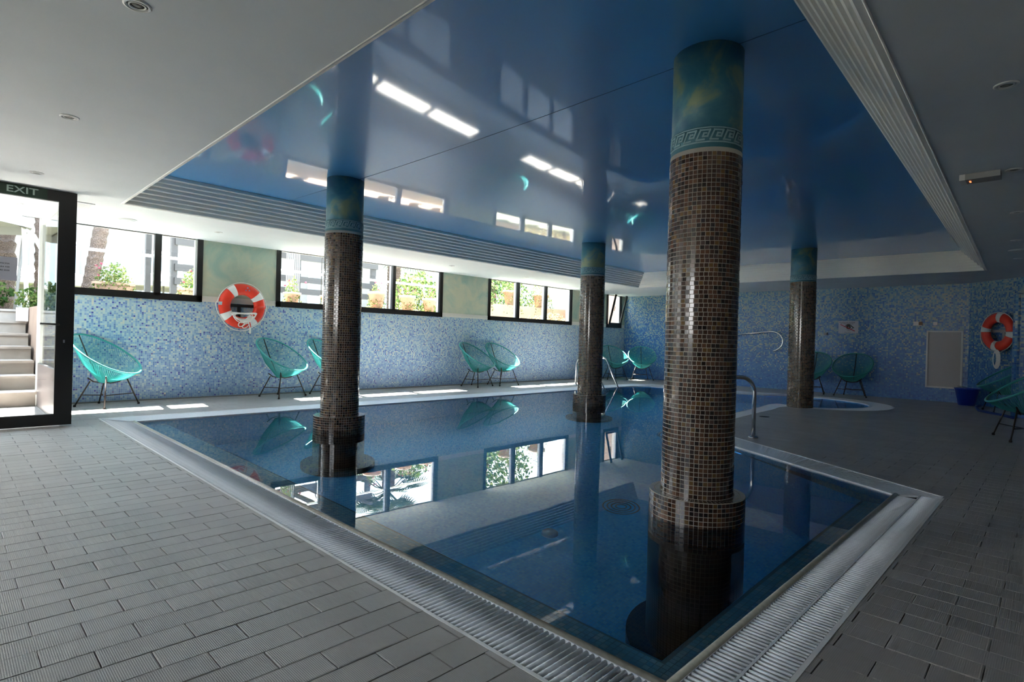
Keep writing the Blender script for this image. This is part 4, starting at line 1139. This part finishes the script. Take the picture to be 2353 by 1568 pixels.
# ------------------------------------------------------------------ outside: stairs, garden, plants
GZ = 1.27
gr = MB(); gr.box(0.98, 40, YW + 0.2, 60, GZ - 0.3, GZ); gr.box(-25, 0.98, 11.9, 60, GZ - 0.3, GZ); gr.box(-25, -1.4, YW + 0.2, 11.9, GZ - 0.3, GZ)
gr.box(-25, -3.7, -30, YW + 0.2, -0.3, 0.0)
tag(gr.build('ground_garden', M_pave), kind='structure')
tag(MB().box(-1.4, 0.94, YW + 0.0, 9.30, -0.1, 0.0).box(-1.4, 0.94, 9.30, 12.0, -0.3, -0.02).build('ground_landing', M_pave), kind='structure')
st = empty('garden_stairs', (-0.2, 9.3, 0), 0, 'cream stone steps climbing to the garden outside the exit door', 'stairs')
for k in range(7):
    yk = 9.22 + 0.38 * k
    MB().box(-1.2, 1.08 + 0.04 * min(k, 1), yk - 9.3 + 0.02, 12.0 - 9.3, 0.18 * k, 0.18 * (k + 1) - 0.035).build('riser', M_stone, st)
    MB().box(-1.2, 1.12, yk - 9.3, yk - 9.3 + 0.42 if k < 6 else 12.0 - 9.3, 0.18 * (k + 1) - 0.035, 0.18 * (k + 1)).build('tread', M_stone, st)
tag(MB().box(0.95, 1.06, YW + 0.2, 12.0, -0.1, GZ + 0.02).build('wall_stairs_right', M_peach), kind='structure')
tag(MB().box(-1.55, -1.42, YW, 12.0, -0.1, GZ + 0.3).build('wall_stairs_left', M_housew), kind='structure')

def leaf_cloud(c, rad, n, size, rnd, droop=0.0, flat=1.0):
    mb = MB()
    for _ in range(n):
        while True:
            p = Vector((rnd.uniform(-1, 1), rnd.uniform(-1, 1), rnd.uniform(-1, 1)))
            if 0.25 < p.length < 1: break
        q = Vector((c[0] + p.x * rad[0], c[1] + p.y * rad[1], c[2] + p.z * rad[2] - droop * (p.x ** 2 + p.y ** 2)))
        s = size * rnd.uniform(0.6, 1.25); d = Vector((rnd.uniform(-1, 1), rnd.uniform(-1, 1), rnd.uniform(-0.5, 0.9))).normalized(); o_ = d.orthogonal().normalized(); o2 = d.cross(o_)
        mb.add([q - o_ * s * 0.5, q + d * s * 0.4 - o2 * s * 0.45, q + o_ * s * 0.5 + d * s * 0.1, q + d * s * 0.1 + o2 * s * 0.45, q + d * s * 0.55], [(0, 1, 4, 3), (1, 2, 4)])
    return mb
def plant_pot(x, y, z, r, h, label, seed, spread=1.6, tall=0.32, flowers=4, boxy=None, fl=None, leaf=None, n=260):
    rnd = random.Random(seed); c = empty('potted_geranium', (x, y, z), 0, label, 'plant pot')
    if boxy:
        w_, d_ = boxy
        MB().box(-w_, w_, -d_, d_, 0, h - 0.03).box(-w_ - 0.02, w_ + 0.02, -d_ - 0.02, d_ + 0.02, h - 0.04, h).build('planter_box', M_terra, c)
        rx, ry = w_ * 1.25, d_ * 2.2
    else:
        MB().lathe([(r * 0.62, 0), (r * 0.95, h * 0.82), (r * 1.08, h * 0.83), (r * 1.08, h), (r * 0.95, h), (r * 0.9, h * 0.9), (0.001, h * 0.88)], (0, 0, 0), 24).build('pot', M_terra, c)
        rx = ry = r * spread
    tag(leaf_cloud((0, 0, h + tall * 0.5), (rx, ry, tall * 0.55), int(n * 1.7), 0.045, rnd, droop=1.0 if not boxy else 0.3).build('leaves', leaf or M_leaf, c), kind='stuff')
    fmb = MB()
    for _ in range(flowers):
        p = (rnd.uniform(-rx, rx) * 0.85, -ry * rnd.uniform(0.3, 0.9), h + tall * rnd.uniform(0.0, 0.9))
        for k in range(7):
            d = Vector((rnd.gauss(0, 1), rnd.gauss(0, 1), rnd.gauss(0, 1))).normalized() * 0.016; q = Vector(p) + d; u_ = d.orthogonal().normalized() * 0.014; v_ = d.cross(u_).normalized() * 0.014
            fmb.add([q - u_, q - v_, q + u_, q + v_], [(0, 1, 2, 3)])
    if flowers: tag(fmb.build('blossoms', fl or M_flower, c), kind='stuff')
    return c
# planters at the windows
tag(MB().box(1.15, 9.4, 10.15, 10.85, GZ, 1.56).build('wall_parapet', M_peach), kind='structure')
PZ = 1.56
plant_pot(1.87, 10.40, PZ, 0.2, 0.15, 'long terracotta planter with a yellow-green geranium outside the first window', 11, boxy=(0.24, 0.09), tall=0.30, n=300)
plant_pot(2.98, 10.40, PZ, 0.2, 0.15, 'terracotta planter with a geranium at the right end of the first window', 12, boxy=(0.20, 0.09), tall=0.34, n=260)
plant_pot(4.66, 10.40, PZ, 0.15, 0.22, 'terracotta pot with pale geranium at the left end of the long window', 13, tall=0.32)
plant_pot(5.42, 10.45, PZ, 0.15, 0.22, 'terracotta pot just left of the leftmost column, outside', 14, tall=0.30)
plant_pot(6.62, 10.60, PZ, 0.18, 0.40, 'terracotta pot with a domed green geranium in the middle of the long window', 15, tall=0.24, spread=1.6)
plant_pot(7.42, 10.60, PZ, 0.17, 0.38, 'terracotta pot with trailing geranium, second from the right in the long window', 16, tall=0.22, spread=1.45, flowers=7)
plant_pot(8.05, 10.62, PZ, 0.16, 0.36, 'terracotta pot with pink flowers at the right end of the long window', 17, tall=0.26, spread=1.45, flowers=7)
# retaining wall behind the third window
rw = tag(MB().box(9.5, 17.5, 11.8, 12.05, GZ, 2.05).box(14.9, 15.1, 10.2, 11.8, GZ, 2.6).build('wall_garden', M_peach), kind='structure')
plant_pot(10.98, 11.92, 2.05, 0.19, 0.40, 'peach-coloured pot at the left edge of the third window', 21, tall=0.55, flowers=6)
plant_pot(12.05, 11.92, 2.05, 0.21, 0.44, 'tall pale terracotta pot with pink geranium in the left pane of the third window', 22, tall=0.6, spread=2.0, flowers=10, n=340)
plant_pot(13.45, 11.92, 2.05, 0.25, 0.44, 'wide terracotta pot with pale leaves in the middle pane of the third window', 23, tall=0.6, spread=1.8, flowers=3, n=340)
plant_pot(15.35, 11.95, 2.05, 0.22, 0.34, 'terracotta pot with grey-green leaves in the right pane of the third window', 24, tall=0.6, spread=1.7, flowers=2, leaf=M_leafd)
tag(MB().box(13.8, 18.6, YW + 0.75, YW + 0.9, GZ, 4.0).build('wall_peach', M_peach), kind='structure')
def shrub(x, y, z, rad, n, label, mat, seed, size=0.11, stems=6, name='shrub', flowers=0):
    rnd = random.Random(seed); c = empty(name, (x, y, z), 0, label, 'shrub')
    mb = MB()
    for i in range(stems):
        a = rnd.uniform(0, 2 * pi); mb.tube([(0, 0, -0.02), (0.4 * rad[0] * cos(a), 0.4 * rad[1] * sin(a), rad[2] * 1.1)], 0.014, 5)
    mb.build('stems', M_palmbark, c)
    tag(leaf_cloud((0, 0, rad[2] * 1.0), rad, n, size, rnd).build('leaves', mat, c), kind='stuff')
    if flowers:
        f = leaf_cloud((0, 0, rad[2] * 1.0), (rad[0] * 1.02, rad[1] * 1.02, rad[2]), flowers, 0.05, rnd); tag(f.build('blossoms', M_flowero, c), kind='stuff')
    return c
shrub(0.35, 12.9, GZ, (0.55, 0.35, 0.26), 420, 'green shrub at the head of the garden stairs, left of the handrail', M_leafd, 31)
shrub(1.32, 12.8, GZ, (0.36, 0.35, 0.24), 300, 'low green shrub at the head of the stairs beside the screen post', M_leafd, 32)
shrub(-0.85, 13.1, GZ, (0.55, 0.4, 0.28), 300, 'green shrub farther left at the head of the garden stairs', M_leafd, 33)
shrub(9.15, 12.6, GZ, (0.75, 0.5, 0.78), 620, 'tall airy oleander in the right pane of the long window', M_leaf, 34, 0.13)
shrub(12.0, 11.1, GZ, (0.5, 0.25, 0.22), 200, 'dry reddish succulents at the foot of the peach wall, left', M_dry, 35, 0.07)
shrub(13.2, 11.2, GZ, (0.9, 0.35, 0.30), 520, 'pale dry bush at the foot of the peach wall, middle pane', M_dry, 36, 0.07)
shrub(14.4, 11.0, GZ, (0.6, 0.35, 0.40), 420, 'yellow-green bush at the foot of the peach wall, right pane', M_dry, 37, 0.08)
shrub(12.6, 12.75, GZ, (1.9, 0.55, 0.80), 900, 'dark hedge dotted with orange flowers behind the peach wall', M_leafd, 38, 0.11, flowers=120)
shrub(7.9, 11.3, GZ, (0.35, 0.25, 0.30), 260, 'reddish dry palm offset between the pots of the long window', M_dry, 39, 0.10)
# pot on the stairs
pb = empty('stair_planter', (0.86, 11.16, 1.08), 0, 'small white planter with a yellowish plant on the garden stairs', 'plant pot')
MB().box(-0.05, 0.08, -0.10, 0.05, 0, 0.20).build('box', M_white, pb)
tag(leaf_cloud((0.05, 0, 0.32), (0.13, 0.10, 0.18), 130, 0.05, random.Random(3)).build('leaves', M_leaf, pb), kind='stuff')
# handrail and pole by the stairs
hr = empty('stair_handrail', (1.0, 10.6, 0), 0, 'white tubular handrail beside the garden stairs', 'handrail')
MB().tube([(0.06, -0.2, GZ + 0.02), (0.06, -0.2, GZ + 0.72), (0.02, 0.9, GZ + 1.15), (-0.05, 1.6, GZ + 1.35), (0.02, 1.6, GZ)], 0.03, 8).build('bar', M_white, hr)
o = MB().tube([(0.86, 12.1, GZ), (0.97, 12.4, GZ + 1.3)], 0.022, 8).build('leaning_pole', M_housew); tag(o, 'slim cream pole leaning by the stair-head shrubs', 'pole')
# garden rail along the windows
rl = empty('garden_rail', (1.1, 9.95, GZ), 0, 'white guard rail with slim posts running outside the window wall', 'railing')
MB().tube([(0.0, 0, 0.86), (7.4, 0, 0.86)], 0.022, 8).build('top_bar', M_white, rl)
for x in (0.05, 1.22, 3.96, 6.83): MB().tube([(x, 0, 0), (x, 0, 0.86)], 0.016, 8).build('post', M_white, rl)
# palms
def trunk(p0, p1, r0, r1, label, name='palm_trunk', crown=None):
    c = empty(name, p0, 0, label, 'palm tree'); d = Vector(p1) - Vector(p0); mb = MB(); n = 26; k = 16
    vs = []
    for i in range(n + 1):
        t = i / n
        for s_ in range(2):
            rr = (r0 + (r1 - r0) * t) * (1.0 if s_ else 1.13); q = d * (t + (0.25 * s_ / n))
            for j in range(k): vs.append((q.x + rr * cos(2 * pi * j / k + i * 0.2), q.y + rr * sin(2 * pi * j / k + i * 0.2), q.z + 0.03 * sin(j * 2.4 + i)))
    m_ = len(vs) // k
    mb.add(vs, [(i * k + j, i * k + (j + 1) % k, (i + 1) * k + (j + 1) % k, (i + 1) * k + j) for i in range(m_ - 1) for j in range(k)])
    mb.build('trunk', M_palmbark, c)
    if crown: crown(c, d)
    return c
def fan_crown(nf, rad, seed, fronds=True):
    def f(c, d):
        rnd = random.Random(seed)
        for i in range(nf):
            a = 2 * pi * i / nf * 1.0 + rnd.uniform(-0.2, 0.2); el = rnd.uniform(-0.55, 1.0); L = rad * rnd.uniform(0.55, 0.8)
            dirv = Vector((cos(a) * cos(el), sin(a) * cos(el), sin(el))); tip = d + dirv * L
            mb = MB(); mb.tube([d, d + dirv * L * 0.5 + Vector((0, 0, 0.05)), tip], 0.014, 5)
            side = dirv.cross(Vector((0, 0, 1))).normalized(); upv = side.cross(dirv).normalized(); nl = 26
            for j in range(nl):
                b = radians(-125 + 250 * j / (nl - 1)); dd = (dirv * cos(b) + side * sin(b)).normalized(); ll = rad * 0.62 * (0.75 + 0.25 * cos(b))
                w = dd.cross(upv).normalized() * 0.022
                p1 = tip + dd * ll * 0.55 + upv * 0.02; p2 = tip + dd * ll + Vector((0, 0, -0.10 * rad))
                mb.add([tip, p1 - w, p2, p1 + w], [(0, 1, 2, 3)])
            mb.build('frond', M_palm, c)
    return f
def feather_crown(nf, rad, seed):
    def f(c, d):
        rnd = random.Random(seed)
        for i in range(nf):
            a = 2 * pi * i / nf + rnd.uniform(-0.15, 0.15); el = rnd.uniform(0.1, 1.1); mb = MB(); pts = []
            for s in range(9):
                t = s / 8; pts.append(d + Vector((cos(a) * cos(el) * rad * t, sin(a) * cos(el) * rad * t, rad * (sin(el) * t - 0.75 * t * t))))
            mb.tube(pts, 0.02, 4)
            for s in range(1, 40):
                t = s / 40 * 8; k0 = min(7, int(t)); p = pts[k0].lerp(pts[k0 + 1], t - k0); tn = (pts[k0 + 1] - pts[k0]).normalized(); sd = tn.cross(Vector((0, 0, 1))).normalized()
                for sg_ in (-1, 1):
                    e_ = p + sd * sg_ * 0.5 + tn * 0.25 - Vector((0, 0, 0.15)); w = tn * 0.03
                    mb.add([p - w, p + w, e_], [(0, 1, 2)])
            mb.build('frond', M_palm, c)
    return f
trunk((0.72, 14.0, GZ), (0.66, 14.0, 6.8), 0.27, 0.24, 'thick palm trunk behind the paper notice on the exit door', crown=feather_crown(16, 2.6, 1))
trunk((1.42, 13.6, GZ), (1.32, 13.6, 6.0), 0.17, 0.15, 'slimmer palm trunk left of the white screen post, outside', crown=feather_crown(14, 2.2, 2))
trunk((1.84, 12.6, GZ), (2.40, 12.4, 5.6), 0.115, 0.10, 'leaning palm trunk in the left pane of the first window')
trunk((9.9, 14.9, GZ), (9.9, 14.9, 3.75), 0.2, 0.18, 'fan palm outside the long window, mirrored in the pool', 'fan_palm', crown=fan_crown(24, 1.15, 4))
# leafy tree behind third window
tr = empty('leafy_tree', (14.2, 15.0, GZ), 0, 'leafy tree outside the third window, mirrored in the pool', 'tree')
MB().tube([(0, 0, 0), (0.1, 0, 1.6), (0.0, 0.1, 2.6)], [0.14, 0.11, 0.08], 8).build('trunk', M_palmbark, tr)
tag(leaf_cloud((0, 0, 2.5), (1.9, 1.4, 1.1), 1500, 0.16, random.Random(9)).build('crown', M_leafd, tr), kind='stuff')
# umbrellas
def parasol(x, y, z, r, label, h=0.45):
    c = empty('parasol', (x, y, GZ), 0, label, 'parasol')
    mb = MB(); n = 8; pz = z - GZ
    ring = [(r * cos(2 * pi * (i + .5) / n), r * sin(2 * pi * (i + .5) / n), pz) for i in range(n)]; vs = [(0, 0, pz + h)] + ring + [(p[0], p[1], pz - 0.14) for p in ring]
    mb.add(vs, [(0, 1 + i, 1 + (i + 1) % n) for i in range(n)] + [(1 + i, 1 + n + i, 1 + n + (i + 1) % n, 1 + (i + 1) % n) for i in range(n)])
    mb.build('canopy', M_canvas, c); MB().tube([(0, 0, 0), (0, 0, pz + h)], 0.03, 8).build('pole', M_housew, c)
    rb = MB()
    for i in range(n): rb.tube([(0, 0, pz + h - 0.03), (ring[i][0], ring[i][1], pz - 0.01)], 0.012, 5)
    rb.build('ribs', M_housew, c); return c
parasol(-0.2, 12.6, 2.75, 1.35, 'white parasol seen through the top of the exit door glass')
parasol(1.8, 18.6, 2.15, 1.8, 'low white parasol behind the leaning palm trunk')
parasol(5.0, 20.5, 2.45, 1.6, 'white parasol farther off beyond the first window')
# pergola of grey beams
pg = empty('pergola', (5.2, 14.6, GZ), 0, 'grey slatted pergola behind the first and second windows', 'pergola')
for (x, y) in ((-1.6, -0.6), (1.2, -0.6), (3.4, -0.6), (-1.6, 1.6), (3.4, 1.6)): MB().box(x - 0.06, x + 0.06, y - 0.06, y + 0.06, 0, 2.3).build('post', M_louvre, pg)
for z_ in (0.75, 1.05, 1.62, 2.15):
    MB().box(-1.6, 3.5, -0.70, -0.62, z_, z_ + 0.15).build('beam', M_louvre, pg)
for i in range(9): MB().box(-1.5 + i * 0.6, -1.4 + i * 0.6, -0.9, 1.9, 2.32, 2.42).build('rafter', M_louvre, pg)
cu = MB()
for i in range(16):
    x = 0.15 + i * 0.045 + (0.22 if i > 7 else 0); cu.box(x, x + 0.018, -1.02, -1.0, 0.5, 2.2)
tag(cu.build('string_curtain', M_canvas, pg), kind='stuff')
o = empty('hanging_lamp', (6.35, 12.3, 2.35), 0, 'round glass lamp hanging outside the long window', 'lamp')
MB().lathe([(0.02, 0.16), (0.06, 0.14), (0.12, 0.05), (0.125, 0.0), (0.11, -0.03)], (0, 0, 0), 20).build('shade', M_greyal, o)
MB().tube([(0, 0, 0.15), (0, 0, 0.45), (0.0, 0.25, 0.5), (0, 0.3, 0.45), (0, 0.3, -1.08)], 0.012, 6).build('lamp_pole', M_louvre, o)
# pale buildings beyond the garden
b = empty('hotel_building', (6, 26, GZ), 0, 'pale hotel building beyond the garden, washed out by sunlight', 'building')
MB().box(-16, 18, 0, 6, 0, 4.2).build('facade', M_housew, b)
for i in range(9):
    f = MB().box(-14 + i * 3.4, -12.6 + i * 3.4, -0.06, 0.0, 1.1, 2.9).build('window_frame', M_white, b)
    MB().box(-13.9 + i * 3.4, -12.7 + i * 3.4, -0.08, -0.06, 1.2, 2.8).build('pane', simple('far_pane', (0.2, 0.28, 0.33, 1), 0.1), f)
b = empty('terrace_building', (19.5, 18, GZ), 0, 'terrace building with a white balustrade, mirrored in the pool below the third window', 'building')
MB().box(-2.2, 6, 0, 5, 0, 2.6).build('facade', M_housew, b); MB().box(-2.3, 6, -0.15, 0.1, 2.6, 2.75).box(-2.3, 6, -0.1, 0.05, 3.45, 3.55).build('balustrade_rail', M_white, b)
for i in range(24): MB().lathe([(0.05, 2.75), (0.09, 3.0), (0.05, 3.2), (0.05, 3.45)], (-2.1 + i * 0.32, -0.02, 0), 8).build('baluster', M_white, b)

# ------------------------------------------------------------------ groups of repeats
GROUPS = {'mosaic_column': 'brown mosaic columns', 'downlight': 'recessed ceiling downlights', 'drain_grate': 'overflow grates round the pool', 'potted_geranium': 'potted geraniums outside the windows',
          'life_ring': 'life rings on the walls', 'life_ring_bracket': 'life ring brackets', 'ceiling_speaker': 'round ceiling speakers', 'pool_ladder': 'steel pool ladders', 'palm_trunk': 'palms outside the entrance',
          'parasol': 'white garden parasols', 'shrub': 'garden shrubs outside'}
for o in list(SC.objects):
    base = o.name.split('.')[0]
    if o.parent is None and base in GROUPS and 'label' in o: o['group'] = GROUPS[base]
